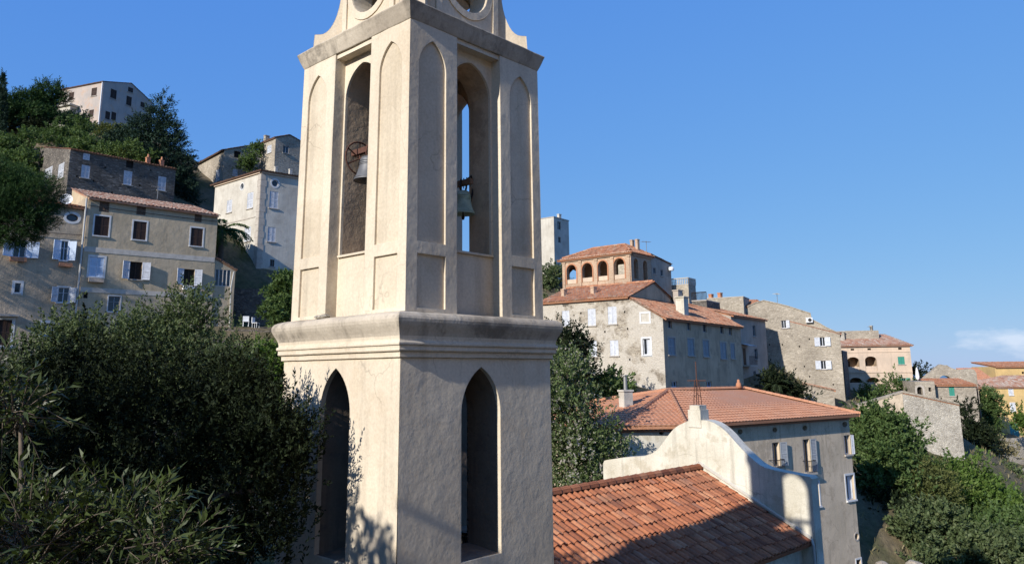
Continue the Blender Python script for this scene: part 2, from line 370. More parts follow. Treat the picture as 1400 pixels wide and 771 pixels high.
M['leaf_mid'] = leafmat('mid_green_leaf', [(0, (0.042, 0.074, 0.022)), (0.6, (0.090, 0.138, 0.044)), (1, (0.145, 0.190, 0.068))], 0.25)
M['leaf_bright'] = leafmat('bright_green_leaf', [(0, (0.055, 0.098, 0.02)), (0.6, (0.10, 0.16, 0.034)), (1, (0.16, 0.215, 0.06))], 0.3)
M['leaf_pine'] = leafmat('pine_needle', [(0, (0.015, 0.036, 0.011)), (0.6, (0.033, 0.068, 0.019)), (1, (0.060, 0.108, 0.031))], 0.12, 0.6)
M['leaf_conifer'] = leafmat('dark_conifer_needle', [(0, (0.012, 0.028, 0.018)), (0.6, (0.026, 0.050, 0.032)), (1, (0.046, 0.078, 0.050))], 0.08, 0.6)
M['leaf_laurel'] = leafmat('long_glossy_leaf', [(0, (0.030, 0.046, 0.015)), (0.55, (0.060, 0.082, 0.025)), (0.93, (0.11, 0.13, 0.045)), (1, (0.20, 0.10, 0.035))], 0.18, 0.42)
M['leaf_yellow'] = leafmat('yellow_green_leaf', [(0, (0.075, 0.092, 0.03)), (0.6, (0.13, 0.145, 0.048)), (1, (0.20, 0.195, 0.075))], 0.25)
M['leaf_flower'] = leafmat('leaf_with_pale_flower', [(0, (0.055, 0.085, 0.03)), (0.5, (0.11, 0.15, 0.055)), (0.72, (0.155, 0.19, 0.085)), (0.82, (0.34, 0.31, 0.27)), (1, (0.42, 0.38, 0.35))], 0.22)
M['leaf_dry'] = leafmat('dry_grass_blade', [(0, (0.14, 0.115, 0.06)), (0.6, (0.22, 0.19, 0.10)), (1, (0.30, 0.26, 0.15))], 0.2)

# ------------------------------------------------------------------ roofs
def tile_slope(mb, poly, tw=0.26, tl=0.42, amp=0.055, K=5, ov=0.3, sides=0.12, seed=1, slab=0.13, jitter=0.012):
    """tiles over a convex polygon whose first two points are the eave"""
    import bmesh
    rng = random.Random(seed)
    P = [Vector(p) for p in poly]
    e = (P[1]-P[0]).normalized()
    n = e.cross(P[-1]-P[0]).normalized()
    if n.z < 0: n = -n
    g = n.cross(e).normalized()
    if g.z < 0: g = -g
    # overhang along side edges
    def ext(a, b, d):
        q = (a-b).normalized(); s = abs(q.dot(g)); return a+q*(d/max(s, 0.2))
    Q = list(P)
    Q[0] = ext(P[0], P[-1], ov); Q[1] = ext(P[1], P[2], ov)
    c = sum(Q, Vector())/len(Q)
    o = Q[0]
    X = [(q-o).dot(e) for q in Q]; Y = [(q-o).dot(g) for q in Q]
    bm = bmesh.new(); lay = bm.faces.layers.float.new('tint')
    x0, x1 = min(X)-sides, max(X)+sides; y1 = max(Y)
    nc = max(1, round((x1-x0)/tw)); tw = (x1-x0)/nc; nr = max(1, math.ceil(y1/tl))
    prof = []
    for k in range(K+1):
        q = k/K; prof.append((q*0.66, math.sin(math.pi*q)))
    prof.append((0.83, -0.12)); prof.append((1.0, 0.0))
    for i in range(nc):
        for j in range(nr):
            tint = min(1, max(0, rng.gauss(0.5, 0.24))); jz = rng.uniform(-jitter, jitter); jx = rng.uniform(-jitter, jitter)
            ya = j*tl+rng.uniform(-jitter, jitter)*1.5; yb = (j+1)*tl+0.05
            lo = []; hi = []; sk_ = []
            for (fx, fh) in prof:
                xx = x0+(i+fx)*tw+jx
                lo.append(bm.verts.new(o+e*xx+g*ya+n*(0.045+amp*fh+jz)))
                hi.append(bm.verts.new(o+e*xx+g*yb+n*(0.008+amp*fh+jz)))
                sk_.append(bm.verts.new(o+e*xx+g*(ya+0.01)+n*(-0.015+amp*fh*0.8)))
            for k in range(len(prof)-1):
                f1 = bm.faces.new((lo[k], lo[k+1], hi[k+1], hi[k])); f1[lay] = tint; f1.smooth = True
                f2 = bm.faces.new((sk_[k], sk_[k+1], lo[k+1], lo[k])); f2[lay] = tint*0.7
    # clip by side edges (not the eave)
    L = len(Q)
    for k in range(1, L):
        a, b = Q[k], Q[(k+1) % L]
        d = b-a
        if d.length < 1e-4: continue
        pn = d.cross(n).normalized()
        if (c-a).dot(pn) > 0: pn = -pn
        bmesh.ops.bisect_plane(bm, geom=bm.verts[:]+bm.edges[:]+bm.faces[:], plane_co=a+pn*(sides if abs(d.normalized().dot(e)) < 0.97 else 0.02),
                               plane_no=pn, clear_outer=True)
    k0 = len(mb.v); bm.verts.index_update()
    mb.v += [tuple(q.co) for q in bm.verts]
    for f in bm.faces:
        mb.f.append(tuple(k0+q.index for q in f.verts)); mb.t.append(f[lay]); mb.m.append(mb.mi)
    bm.free()
    # the boarding below
    low = [q-n*0.03 for q in Q]; bot = [q-n*(0.03+slab) for q in Q]
    mb.face(low, 0.3); mb.face(bot[::-1], 0.3)
    for k in range(L): mb.face([low[k], bot[k], bot[(k+1) % L], low[(k+1) % L]], 0.35)
def ridge(mb, a, b, r=0.15, l=0.42, seed=3):
    rng = random.Random(seed); a = Vector(a); b = Vector(b); d = b-a; L = d.length; d.normalize()
    sd_ = d.cross(Vector((0, 0, 1))).normalized(); up = sd_.cross(d)
    n = max(1, int(L/l))
    for i in range(n):
        p = a+d*(L*i/n); q = a+d*(L*(i+1)/n+0.04); t = min(1, max(0, rng.gauss(0.5, 0.22)))
        for k in range(6):
            a0 = math.pi*k/6-0.1; a1 = math.pi*(k+1)/6+0.1 if k == 5 else math.pi*(k+1)/6
            w0 = sd_*math.cos(a0)+up*math.sin(a0); w1 = sd_*math.cos(a1)+up*math.sin(a1)
            mb.face([p+w0*r*1.08, p+w1*r*1.08, q+w1*r*0.92, q+w0*r*0.92], t)

# ------------------------------------------------------------------ houses
class Wall:
    def __init__(s, P, Q, zb, tops, mi=0):
        s.P = xy(P); s.Q = xy(Q); s.d = (s.Q-s.P).normalized(); s.L = (s.Q-s.P).length
        s.n = Vector((s.d.y, -s.d.x, 0)); s.zb = zb; s.tops = tops; s.holes = []; s.mi = mi
    def pt(s, a, z, off=0.0):
        p = s.P+s.d*a+s.n*off; return Vector((p.x, p.y, z))
    def sz(s, px, py): return plane_hit(s.P, s.d, px, py)
    def box_px(s, r):
        x0, y0, x1, y1 = r; xm, ym = (x0+x1)/2, (y0+y1)/2
        return s.sz(x0, ym)[0], s.sz(xm, y1)[1], s.sz(x1, ym)[0], s.sz(xm, y0)[1]
def clampbox(mb, w, s0, z0, s1, z1, o0, o1, tint=None):
    c = w.pt((s0+s1)/2, (z0+z1)/2, (o0+o1)/2)
    mb.box(c, w.d*((s1-s0)/2), w.n*((o1-o0)/2), Vector((0, 0, (z1-z0)/2)), tint)
def leaf_panel(mb, w, s0, z0, s1, z1, o0, th=0.045, nsl=None):
    """a louvred shutter leaf"""
    b = min(0.07, (s1-s0)*0.2)
    clampbox(mb, w, s0, z0, s0+b, z1, o0, o0+th); clampbox(mb, w, s1-b, z0, s1, z1, o0, o0+th)
    H = z1-z0; mids = [z0, z0+H*0.5-b*0.5, z1-b]
    for m in mids: clampbox(mb, w, s0+b, m, s1-b, m+b, o0+0.002, o0+th-0.002)
    for (a, c) in ((z0+b, z0+H*0.5-b*0.5), (z0+H*0.5+b*0.5, z1-b)):
        n = max(3, int((c-a)/0.075))
        for i in range(n):
            q0 = a+(c-a)*i/n; q1 = a+(c-a)*(i+1)/n
            mb.face([w.pt(s0+b, q0, o0+th*0.9), w.pt(s1-b, q0, o0+th*0.9), w.pt(s1-b, q1, o0+th*0.25), w.pt(s0+b, q1, o0+th*0.25)])

class Hinged:            # a wall-like frame turned about a vertical hinge
    def __init__(s, w, hinge, sgn, ang):
        s.o = w.pt(hinge, 0, 0.035); s.d = (w.d*(math.cos(ang))*sgn+w.n*math.sin(ang)); s.n = (w.n*math.cos(ang)-w.d*(math.sin(ang)*sgn))
    def pt(s, a, z, off=0.0):
        p = s.o+s.d*a+s.n*off; return Vector((p.x, p.y, z))
AJ = random.Random(99)
class House:
    def __init__(s, name, label, cat, loc, mats, group=None):
        s.mats = mats if isinstance(mats, (list, tuple)) else [mats]
        s.ajar = (0.06, 0.3); s.e = thing(name, label, cat, loc, group); s.walls = []; s.roof = MB(); s.roofmat = M['tile_old']
    def wall(s, P, Q, zb, tops=None, mi=0, z=None):
        w = Wall(P, Q, zb, tops, mi)
        if w.tops is None: w.tops = [(0, z), (w.L, z)]
        s.walls.append(w); return w
    def win(s, w, r, kind='glass', arch=None, trim=None, trimw=0.1, depth=0.18, sill=True, paint=None, sz=None, lw=None, ajar=(1, 1), label=None):
        s0, z0, s1, z1 = sz if sz else w.box_px(r)
        if s0 > s1: s0, s1 = s1, s0
        s0 = max(s0, 0.04); s1 = min(s1, w.L-0.04)
        if arch == 'oval':
            loop = ellipse((s0+s1)/2, (z0+z1)/2, (s1-s0)/2, (z1-z0)/2)
        elif arch == 'round': loop = roundarch(s0, s1, z0, z1)
        elif arch == 'seg': loop = roundarch(s0, s1, z0, z1, k=(s1-s0)*0.22)
        else: loop = rect(s0, z0, s1, z1)
        w.holes.append((loop, depth))
        e = s.e; fm = M['whitepaint'] if paint is None else paint
        mb = MB()
        back = -depth+0.002
        if kind == 'hole':
            mb.face([w.pt(a, b, -depth+0.004) for a, b in loop]); o = mb.build('vent', M['dark'], e)
            if trim: s._trim(w, loop, trim, trimw, o)
            return
        fw = min(0.06, (s1-s0)*0.09)
        cx, cz = (s0+s1)/2, (z0+z1)/2
        inner = [(cx+(a-cx)*(1-2*fw/(s1-s0)), cz+(b-cz)*(1-2*fw/(z1-z0))) for a, b in loop]
        if kind in ('shut', 'shutwood'):
            # closed leaves
            mb.plate(w.pt, loop, [inner], 0.05, off=-0.07); o = mb.build('window', fm, e)
            m2 = MB(); md = (s0+s1)/2
            for a, b in ((s0+0.012, md-0.008), (md+0.008, s1-0.012)):
                m2 = MB()
                leaf_panel(m2, w, a, z0+0.012, b, z1-0.012, -0.06); m2.build('shutter', fm, o)
            m3 = MB(); m3.face([w.pt(a, b, -depth+0.004) for a, b in loop]); m3.build('pane', M['dark'], o)
        else:
            mb.plate(w.pt, loop, [inner], 0.05, rim=False, off=-depth+0.07)
            if arch is None and (s1-s0) > 0.45:
                clampbox(mb, w, cx-0.03, z0+fw, cx+0.03, z1-fw, -depth+0.022, -depth+0.066)
                if kind in ('glass', 'open') and (z1-z0) > 1.0:
                    clampbox(mb, w, s0+fw, z0+(z1-z0)*0.62, s1-fw, z0+(z1-z0)*0.62+0.035, -depth+0.024, -depth+0.06)
            o = mb.build('window', fm if kind != 'darkopen' else M['brownpaint'], e)
            m3 = MB(); m3.face([w.pt(a, b, -depth+0.02) for a, b in loop])
            m3.build('pane', M['dark'] if kind == 'darkopen' else M['glass'], o)
            if kind == 'curtain':
                m4 = MB(); m4.face([w.pt(a, b, -depth+0.026) for a, b in rect(cx, z0+fw, s1-fw, z1-fw)]); m4.build('curtain', M['curtain'], o)
            if kind in ('open', 'openL', 'openR', 'darkopen'):
                lwid = (s1-s0)/2 if lw is None else lw
                sides = []
                if kind != 'openR': sides.append((s0-0.01, -1))
                if kind != 'openL': sides.append((s1+0.01, 1))
                for a, sg_ in sides:
                    m5 = MB(); leaf_panel(m5, Hinged(w, a, sg_, AJ.uniform(*s.ajar)), 0, z0, lwid, z1, 0.0); m5.build('shutter', M['whitepaint'] if paint is None else paint, o)
        if trim: s._trim(w, loop, trim, trimw, o)
        if sill and arch is None:
            m6 = MB(); clampbox(m6, w, s0-0.1, z0-0.09, s1+0.1, z0-0.002, 0.004, 0.1)
            m6.build('sill', trim if trim else M['trimgrey'], o)
        if label: o['label'] = label
        return o
    def _trim(s, w, loop, m, tw, o):
        cx = sum(a for a, b in loop)/len(loop); cz = sum(b for a, b in loop)/len(loop)
        s0 = min(a for a, b in loop); s1 = max(a for a, b in loop); z0 = min(b for a, b in loop); z1 = max(b for a, b in loop)
        cx, cz = (s0+s1)/2, (z0+z1)/2
        outer = [(cx+(a-cx)*(1+2*tw/(s1-s0)), cz+(b-cz)*(1+2*tw/(z1-z0))) for a, b in loop]
        inn = [(cx+(a-cx)*1.004, cz+(b-cz)*1.004) for a, b in loop]
        mb = MB(); mb.plate(w.pt, outer, [inn], 0.022, rim=True, off=0.022); mb.build('surround', m, o)
    def slope(s, poly, **kw): tile_slope(s.roof, poly, **kw)
    def part(s, mb, name, mat, smooth=False): return mb.build(name, mat, s.e, smooth)
    def chimney(s, p, w=0.5, h=1.2, mat=None, pots=0, az_=45, cap=True):
        mb = MB(); a = dirv(az_)*(w/2); b = dirv(az_-90)*(w/2*0.8); p = Vector(p)
        mb.box(p+Vector((0, 0, h/2-0.3)), a, b, Vector((0, 0, h/2+0.3)))
        if cap:
            mb.box(p+Vector((0, 0, h+0.05)), a*1.18, b*1.18, Vector((0, 0, 0.05)))
        o = mb.build('chimney', mat or M['paleplaster'], s.e)
        for i in range(pots):
            m2 = MB(); q = p+a*((i-(pots-1)/2)*0.9)+Vector((0, 0, h+0.1))
            m2.lathe([(0.0, 0), (0.12, 0), (0.09, 0.38), (0.06, 0.38), (0.0, 0.3)], q, 10); m2.build('chimney_pot', M['terracotta'], o)
        return o
    def finish(s, th=0.0):
        groups = MB()
        for w in s.walls:
            groups.mi = w.mi
            outer = [(0, w.zb), (w.L, w.zb)]+[(a, b) for a, b in reversed(w.tops)]
            loops = [outer]+[h[0] for h in w.holes]
            L3 = [[Vector((a, b, 0)) for a, b in l] for l in loops]
            fl = [p for l in L3 for p in l]
            for tri in tessellate_polygon(L3): groups.face([w.pt(fl[i].x, fl[i].y) for i in tri])
            for h, dp in w.holes:
                for i in range(len(h)):
                    a, b = h[i], h[(i+1) % len(h)]
                    groups.face([w.pt(*a), w.pt(*b), w.pt(*b, -dp), w.pt(*a, -dp)])
        groups.build('wall', s.mats, s.e)
        if s.roof.v: s.roof.build('roof', s.roofmat, s.e)

def pipe(mb, w, pts, r=0.05, off=0.1): mb.tube([w.pt(*w.sz(*p), off) for p in pts], r, 8)

# ------------------------------------------------------------------ bell tower
from mathutils import noise as mnoise
TC = Vector((-1.74, 14.19, 0))
def axes(a): return Vector((math.sin(R(a)), math.cos(R(a)), 0)), Vector((-math.cos(R(a)), math.sin(R(a)), 0))
bu, bv = axes(42.9)            # belfry axes
su, sv = axes(44.1)            # shaft axes (the old shaft is turned a little)
def faces4(u, v): return [(-v, u), (u, v), (v, -u), (-u, -v)]      # (outward normal, left-to-right tangent)
def frame(n, t, h):            # h may be a function of z
    hf = h if callable(h) else (lambda z: h)
    def fr(x, z, off=0.0):
        p = TC+n*(hf(z)+off)+t*x; return Vector((p.x, p.y, z))
    return fr
tower = thing('bell_tower', 'tall cream plaster bell tower with pointed openings in the middle of the view', 'bell tower', (TC.x, TC.y, -9))
def hs(z): return 1.703+0.003*max(0, 0.25-z)
def hb(z): return 1.63-0.03*(z-0.96)/4.86

def sweep(mb, prof, u, v, seg=22, rough=0.008):
    cor = [(-1, -1), (1, -1), (1, 1), (-1, 1)]
    for k in range(4):
        a, b = cor[k], cor[(k+1) % 4]
        grid = []
        for i in range(seg+1):
            q = i/seg; row = []
            for (h, z) in prof:
                sx = a[0]+(b[0]-a[0])*q; sy = a[1]+(b[1]-a[1])*q
                p = TC+u*(sx*h)+v*(sy*h); p.z = z
                w = mnoise.noise(p*2.3)*rough+mnoise.noise(p*7)*rough*0.5
                d = (p-TC); d.z = 0
                p += d.normalized()*w; p.z += mnoise.noise(p*3.1+Vector((7, 0, 0)))*rough
                row.append(p)
            grid.append(row)
        k0 = len(mb.v); m_ = len(prof)
        for row in grid: mb.v += [tuple(p) for p in row]
        for i in range(seg):
            for j in range(m_-1):
                a0 = k0+i*m_+j
                mb.f.append((a0, a0+m_, a0+m_+1, a0+1)); mb.t.append(0.5); mb.m.append(mb.mi)

# shaft with a lancet in each face
mb = MB(); mi = MB()
for n, t in faces4(su, sv):
    fr = frame(n, t, hs)
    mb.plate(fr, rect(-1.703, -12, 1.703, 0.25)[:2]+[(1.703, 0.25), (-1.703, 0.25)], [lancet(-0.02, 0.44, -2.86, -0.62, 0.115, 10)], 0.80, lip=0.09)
    fi = frame(n, t, lambda z: hs(z)-0.80)
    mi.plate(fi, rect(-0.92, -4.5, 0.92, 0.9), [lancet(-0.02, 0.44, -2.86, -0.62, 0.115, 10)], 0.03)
    # sloping sill
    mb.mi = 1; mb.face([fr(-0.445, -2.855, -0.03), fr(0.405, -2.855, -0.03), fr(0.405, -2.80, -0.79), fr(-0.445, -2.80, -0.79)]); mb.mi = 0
a, b = su*0.92, sv*0.92
for zz in (-4.5, 0.9):
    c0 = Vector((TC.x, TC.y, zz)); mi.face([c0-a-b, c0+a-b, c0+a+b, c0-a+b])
shaft = mb.build('shaft', [M['cream'], M['cream_shade']], tower)
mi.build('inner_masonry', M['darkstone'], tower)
sweep_prof = [(1.60, 0.975), (1.66, 0.965), (1.74, 0.955), (1.80, 0.94), (1.845, 0.915), (1.872, 0.88), (1.885, 0.84), (1.88, 0.79), (1.862, 0.74),
              (1.835, 0.685), (1.81, 0.635), (1.792, 0.585), (1.782, 0.535), (1.783, 0.505), (1.805, 0.497), (1.812, 0.47), (1.808, 0.445), (1.788, 0.437),
              (1.786, 0.40), (1.79, 0.372), (1.778, 0.352), (1.745, 0.345), (1.742, 0.30), (1.742, 0.262), (1.70, 0.25)]
mc = MB(); mc.mi = 0; sweep(mc, sweep_prof[:12], su, sv); mc.mi = 1; sweep(mc, sweep_prof[11:], su, sv, 22, 0.005)
mc.build('lower_cornice', [M['cornice'], M['cream']], tower)

# belfry
mb = MB(); mw_ = MB()
Hh = lambda z: hb(z)
for n, t in faces4(bu, bv):
    fr = frame(n, t, hb)
    for sgn in (-1, 1):
        def X(x): return x*sgn
        outer = [(X(0.54), 0.97), (X(1.63), 0.97), (X(1.60), 5.83), (X(0.54), 5.83)]
        h1 = [(X(x), z) for x, z in lancet(1.10, 0.30, 2.09, 5.06, 5.565, 8)]
        h2 = [(X(x), z) for x, z in rect(0.80, 1.03, 1.40, 1.89)]
        mb.plate(fr, outer, [h1, h2], 0.042)
        for hh in (h1, h2):
            L3 = [[Vector((p, q, 0)) for p, q in hh]]
            mp_ = MB()
            for tri in tessellate_polygon(L3): mp_.face([fr(hh[i][0], hh[i][1], -0.040) for i in tri])
            mp_.build('blind_panel', M['panel'], tower)
        mb.face([fr(X(0.54), 0.97), fr(X(0.54), 5.83), fr(X(0.54), 5.83, -0.26), fr(X(0.54), 0.97, -0.26)])
    # recessed arch wall
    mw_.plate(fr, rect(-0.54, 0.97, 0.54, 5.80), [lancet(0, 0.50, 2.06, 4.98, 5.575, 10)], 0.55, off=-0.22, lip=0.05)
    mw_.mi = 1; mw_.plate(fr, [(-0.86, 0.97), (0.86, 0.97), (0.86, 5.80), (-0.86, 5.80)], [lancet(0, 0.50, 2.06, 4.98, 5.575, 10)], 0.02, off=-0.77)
    mw_.mi = 0; mw_.box(fr(0, 2.055, -0.40), t*0.52, n*0.22, Vector((0, 0, 0.02)))
    mb.face([fr(-0.54, 5.735, -0.03), fr(0.54, 5.735, -0.03), fr(0.54, 5.735, -0.24), fr(-0.54, 5.735, -0.24)])
    mb.face([fr(-0.54, 5.735, -0.03), fr(0.54, 5.735, -0.03), fr(0.54, 5.84, -0.03), fr(-0.54, 5.84, -0.03)])
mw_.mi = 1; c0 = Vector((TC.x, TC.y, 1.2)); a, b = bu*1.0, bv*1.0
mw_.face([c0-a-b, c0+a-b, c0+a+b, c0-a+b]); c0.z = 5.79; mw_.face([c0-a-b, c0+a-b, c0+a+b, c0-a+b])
belfry = mb.build('belfry', M['cream'], tower)
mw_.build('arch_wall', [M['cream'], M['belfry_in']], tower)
mc = MB()
sweep(mc, [(1.55, 5.82), (1.605, 5.822), (1.615, 5.84), (1.635, 5.89), (1.665, 5.97), (1.69, 6.05), (1.71, 6.10), (1.705, 6.12), (1.66, 6.135), (1.45, 6.16), (1.0, 6.19), (0.05, 6.2)], bu, bv, 22, 0.01)
mc.build('upper_cornice', M['cornice'], tower)
# drum with round openings
md = MB(); HD, WD = 1.30, 0.78
for n, t in faces4(bu, bv):
    fr = frame(n, t, HD)
    md.plate(fr, rect(-WD, 6.1, WD, 9.3), [ellipse(0, 7.10, 0.5, 0.5, 28)], 0.4)
    md.plate(fr, ellipse(0, 7.10, 0.64, 0.64, 28), [ellipse(0, 7.10, 0.502, 0.502, 28)], 0.03, rim=True, off=0.022)
    for x in (-WD+0.06, WD-0.06): md.box(fr(x, 7.7, 0.0), t*0.07, n*0.03, Vector((0, 0, 1.6)))
    # chamfer to the next face
    nn, tt = t, -n
    p0 = fr(WD, 6.1); p1 = fr(WD, 9.3); q = TC+t*HD+n*WD
    md.face([p0, Vector((q.x, q.y, 6.1)), Vector((q.x, q.y, 9.3)), p1])
    fi = frame(n, t, HD-0.4); md.plate(fi, rect(-0.9, 6.2, 0.9, 9.2), [ellipse(0, 7.10, 0.5, 0.5, 28)], 0.05)
md.build('drum', M['cream'], tower)
for n, t in faces4(bu, bv):
    dg = (n-t).normalized(); sd_ = dg.cross(Vector((0, 0, 1)))
    s2 = math.sqrt(2)
    arc = []
    for i in range(11):
        a0 = math.pi/2*i/10
        arc.append((1.37*s2-(0.27*s2)*math.sin(a0), 6.455+1.0*(1-math.cos(a0))))
    prof = [(0.95*s2, 6.12), (1.46*s2, 6.12), (1.445*s2, 6.45)]+arc+[(1.09*s2, 9.0), (0.95*s2, 9.0)]
    mv = MB()
    def frv(x, z, off=0.0):
        p = TC+dg*x+sd_*off; return Vector((p.x, p.y, z))
    mv.plate(frv, prof, [], 0.44, rim=True, back=True, off=0.22); mv.build('volute', M['cream'], tower)
mt = MB(); sweep(mt, [(1.2, 9.28), (1.42, 9.3), (1.55, 9.5), (1.5, 9.55), (1.2, 9.6)], bu, bv, 8)
mt.build('top_cornice', M['cornice'], tower)
mt = MB(); mt.lathe([(1.25, 9.55), (1.2, 9.9), (1.0, 10.4), (0.65, 10.85), (0.25, 11.1), (0.12, 11.2), (0.1, 11.5), (0.0, 11.55)], TC, 20)
mt.build('dome', M['cornice'], tower, True)

# bells
def bell(name, label, ax, c, rr, hh, along, mat, wheel=None, crown=True):
    """c: centre of the lip; along: axis direction of the headstock"""
    root = thing(name, label, 'bell', c)
    p = [(1.0, 0.0), (1.0, 0.025), (0.93, 0.10), (0.84, 0.2), (0.74, 0.36), (0.66, 0.55), (0.62, 0.72), (0.60, 0.82), (0.53, 0.90), (0.36, 0.95), (0.0, 0.97)]
    mbb = MB(); mbb.lathe([(0.0, 0.85*hh), (0.5*rr, 0.8*hh), (0.58*rr, 0.5*hh), (0.86*rr, 0.02*hh)]+[(a*rr, z*hh) for a, z in p], c, 32)
    body = mbb.build('bell_body', mat, root, True)
    for z, r0 in ((0.085, 0.955), (0.60, 0.655), (0.66, 0.645), (0.74, 0.625)):
        pts = [(c[0]+r0*rr*math.cos(2*math.pi*k/32), c[1]+r0*rr*math.sin(2*math.pi*k/32), c[2]+z*hh) for k in range(33)]
        mr = MB(); mr.tube(pts, 0.008, 5, False); mr.build('moulding', mat, body)
    mcl = MB(); C = Vector(c); mcl.tube([C+Vector((0, 0, hh*0.8)), C+Vector((0, 0, -0.02)), C+Vector((0, 0, -0.05)), C+Vector((0, 0, -0.10))], [0.012, 0.014, 0.032, 0.02], 8)
    mcl.build('clapper', M['iron'], root)
    mh = MB(); top = C+Vector((0, 0, hh*0.97))
    side = along.cross(Vector((0, 0, 1)))
    mh.box(top+Vector((0, 0, 0.14)), along*(0.50 if wheel else 0.22), side*0.045, Vector((0, 0, 0.05)))
    mh.build('headstock', M['wood'] if not wheel else M['rust'], root)
    mk = MB()
    for s in (-1, 1):
        mk.tube([top+along*(0.06*s), top+along*(0.09*s)+Vector((0, 0, 0.07)), top+along*(0.05*s)+Vector((0, 0, 0.19))], 0.016, 7)
        mk.tube([top+side*(0.06*s), top+side*(0.08*s)+Vector((0, 0, 0.06)), top+side*(0.05*s)+Vector((0, 0, 0.2))], 0.016, 7)
    for s in (-0.12, -0.04, 0.04, 0.12):
        mk.tube([top+along*s+side*0.05+Vector((0, 0, 0.05)), top+along*s+side*0.05+Vector((0, 0, 0.25))], 0.01, 6)
    mk.build('strap', M['rust'] if wheel else M['iron'], root)
    if wheel is not None:
        w0, wr = wheel
        mw = MB(); e1 = side; W = Vector(w0)
        mw.tube([W+e1*(wr*math.cos(2*math.pi*k/28))+Vector((0, 0, wr*math.sin(2*math.pi*k/28))) for k in range(29)], 0.016, 6, False)
        for k in range(3):
            a0 = math.pi*k/3+math.pi/2
            q = e1*(wr*math.cos(a0))+Vector((0, 0, wr*math.sin(a0)))
            mw.tube([W-q, W+q], 0.013, 6)
        mw.tube([W, W-along*0.3], 0.022, 7)
        mw.build('wheel', M['rust'], root)
    return root
def tpt(x, y, z): p = TC+bu*x+bv*y; return (p.x, p.y, z)
bell('bell', 'dull grey bell with rusty ringing wheel hanging in the sunlit left opening', None, tpt(-1.25, -0.10, 3.36), 0.275, 0.47, bv,
     M['bronze'], (tpt(-1.25, 0.20, 3.83), 0.30))
b2 = bell('bell', 'green verdigris bell hanging in the shaded right opening', None, tpt(0.26, -0.92, 2.86), 0.215, 0.46, bv, M['verdigris'])
mk = MB(); q = Vector(tpt(0.26, -0.92, 3.38))
mk.tube([q+bu*(0.18+0.0)+Vector((0, 0, -0.28)), q+bu*0.27+Vector((0, 0, 0.05)), q+bu*0.20+Vector((0, 0, 0.24)), q+bu*0.05+Vector((0, 0, 0.12))], 0.018, 7)
mk.build('hammer_arm', M['iron'], b2)
# two loose stones left on the ledge
for i, (yy, zz, sc) in enumerate(((0.70, 0.99, 0.07), (0.50, 0.99, 0.085))):
    ms = MB(); c = Vector(tpt(-1.66, yy, zz))
    ms.lathe([(0, -0.4*sc), (0.8*sc, -0.3*sc), (1.1*sc, 0.05*sc), (0.7*sc, 0.5*sc), (0, 0.62*sc)], c, 7)
    o = ms.build('loose_stone', M['lightstone'])
    tag(o, ['small pale loose stone at the left on the tower ledge', 'larger pale loose stone on the tower ledge below the left bell'][i], 'stone', 'stones on the tower ledge')

# ------------------------------------------------------------------ church nave beside the tower
nu, nn = su, -sv                      # along the ridge / across it
P0 = hp(828, 632, 34.0)
def fac(px, py): return plane_hit(P0, nn, px, py)
sR, zR = fac(957, 640.6); sE, zE = fac(1109, 739)
def npt(s, z, k=0.0):                 # s across from the left end, k along the nave away from the tower
    p = xy(P0)+nn*s+nu*k; return Vector((p.x, p.y, z))
church = thing('church', 'church nave with weathered orange tiles and a curved white gable', 'church', npt(sR, -12, -6))
LN = -(xy(P0)-TC).dot(nu)+1.5         # back to just inside the tower
mbn = MB()
sL = 2*sR-sE
for s, z in ((sE-0.35, zE+0.1), (sL+0.35, zE+0.1)):
    mbn.face([npt(s, -13, 0), npt(s, -13, LN), npt(s, z, LN), npt(s, z, 0)])
mbn.face([npt(sL+0.35, -13, LN), npt(sE-0.35, -13, LN), npt(sE-0.35, zE, LN), npt(sR, zR-0.15, LN), npt(sL+0.35, zE, LN)])
mbn.build('wall', M['white_wall'], church)
rb = MB()
tile_slope(rb, [npt(sE, zE, LN), npt(sE, zE, 0.0), npt(sR, zR, 0.0), npt(sR, zR, LN)], tw=0.27, tl=0.43, amp=0.06, K=7, ov=0.06, sides=0.0, seed=11, jitter=0.014)
tile_slope(rb, [npt(sL, zE, 0.0), npt(sL, zE, LN), npt(sR, zR, LN), npt(sR, zR, 0.0)], tw=0.27, tl=0.43, amp=0.06, K=4, ov=0.06, sides=0.0, seed=12)
ridge(rb, npt(sR, zR+0.05, -0.02), npt(sR, zR+0.05, LN), 0.15, 0.45, 5)
rb.build('tiled_roof', M['tile'], church)
gout = [(824.4, 633.6), (826, 629.5), (829, 628.5), (852, 625), (880.6, 623), (889, 620.5), (894.7, 617.5), (900, 613), (905, 606.5), (910, 599.5), (915.8, 592), (921, 586), (927, 581.5), (934, 578), (941, 575),
        (961.5, 574), (969, 575), (977, 578), (985, 583), (992, 589), (998, 595), (1006, 604.5), (1014, 613), (1022, 621), (1031.7, 630), (1039, 635.5), (1046, 639), (1060, 643), (1085, 648), (1107, 651.5), (1110, 655), (1109, 662)]
go = [fac(*p) for p in gout]
zb = -13.0
outer = [(go[0][0]+0.06, zb), (go[-1][0]+0.02, zb)]+go[::-1]
mg = MB()
def frg(x, z, off=0.0): return npt(x, z, -off)
mg.plate(frg, outer, [], 0.55, rim=True, back=True, off=0.0)
gable = mg.build('gable_wall', M['white_wall'], church)
mpd = MB(); (p0, _), (p1, _) = fac(941.5, 572), fac(958.5, 572); zt = fac(950, 554)[1]; z2 = fac(950, 560)[1]; z1 = fac(950, 575)[1]
cxp = (p0+p1)/2; hw = (p1-p0)/2
mpd.box(npt(cxp, (z1-0.25+z2)/2, 0.275), nn*hw, nu*0.31, Vector((0, 0, (z2-z1+0.25)/2)))
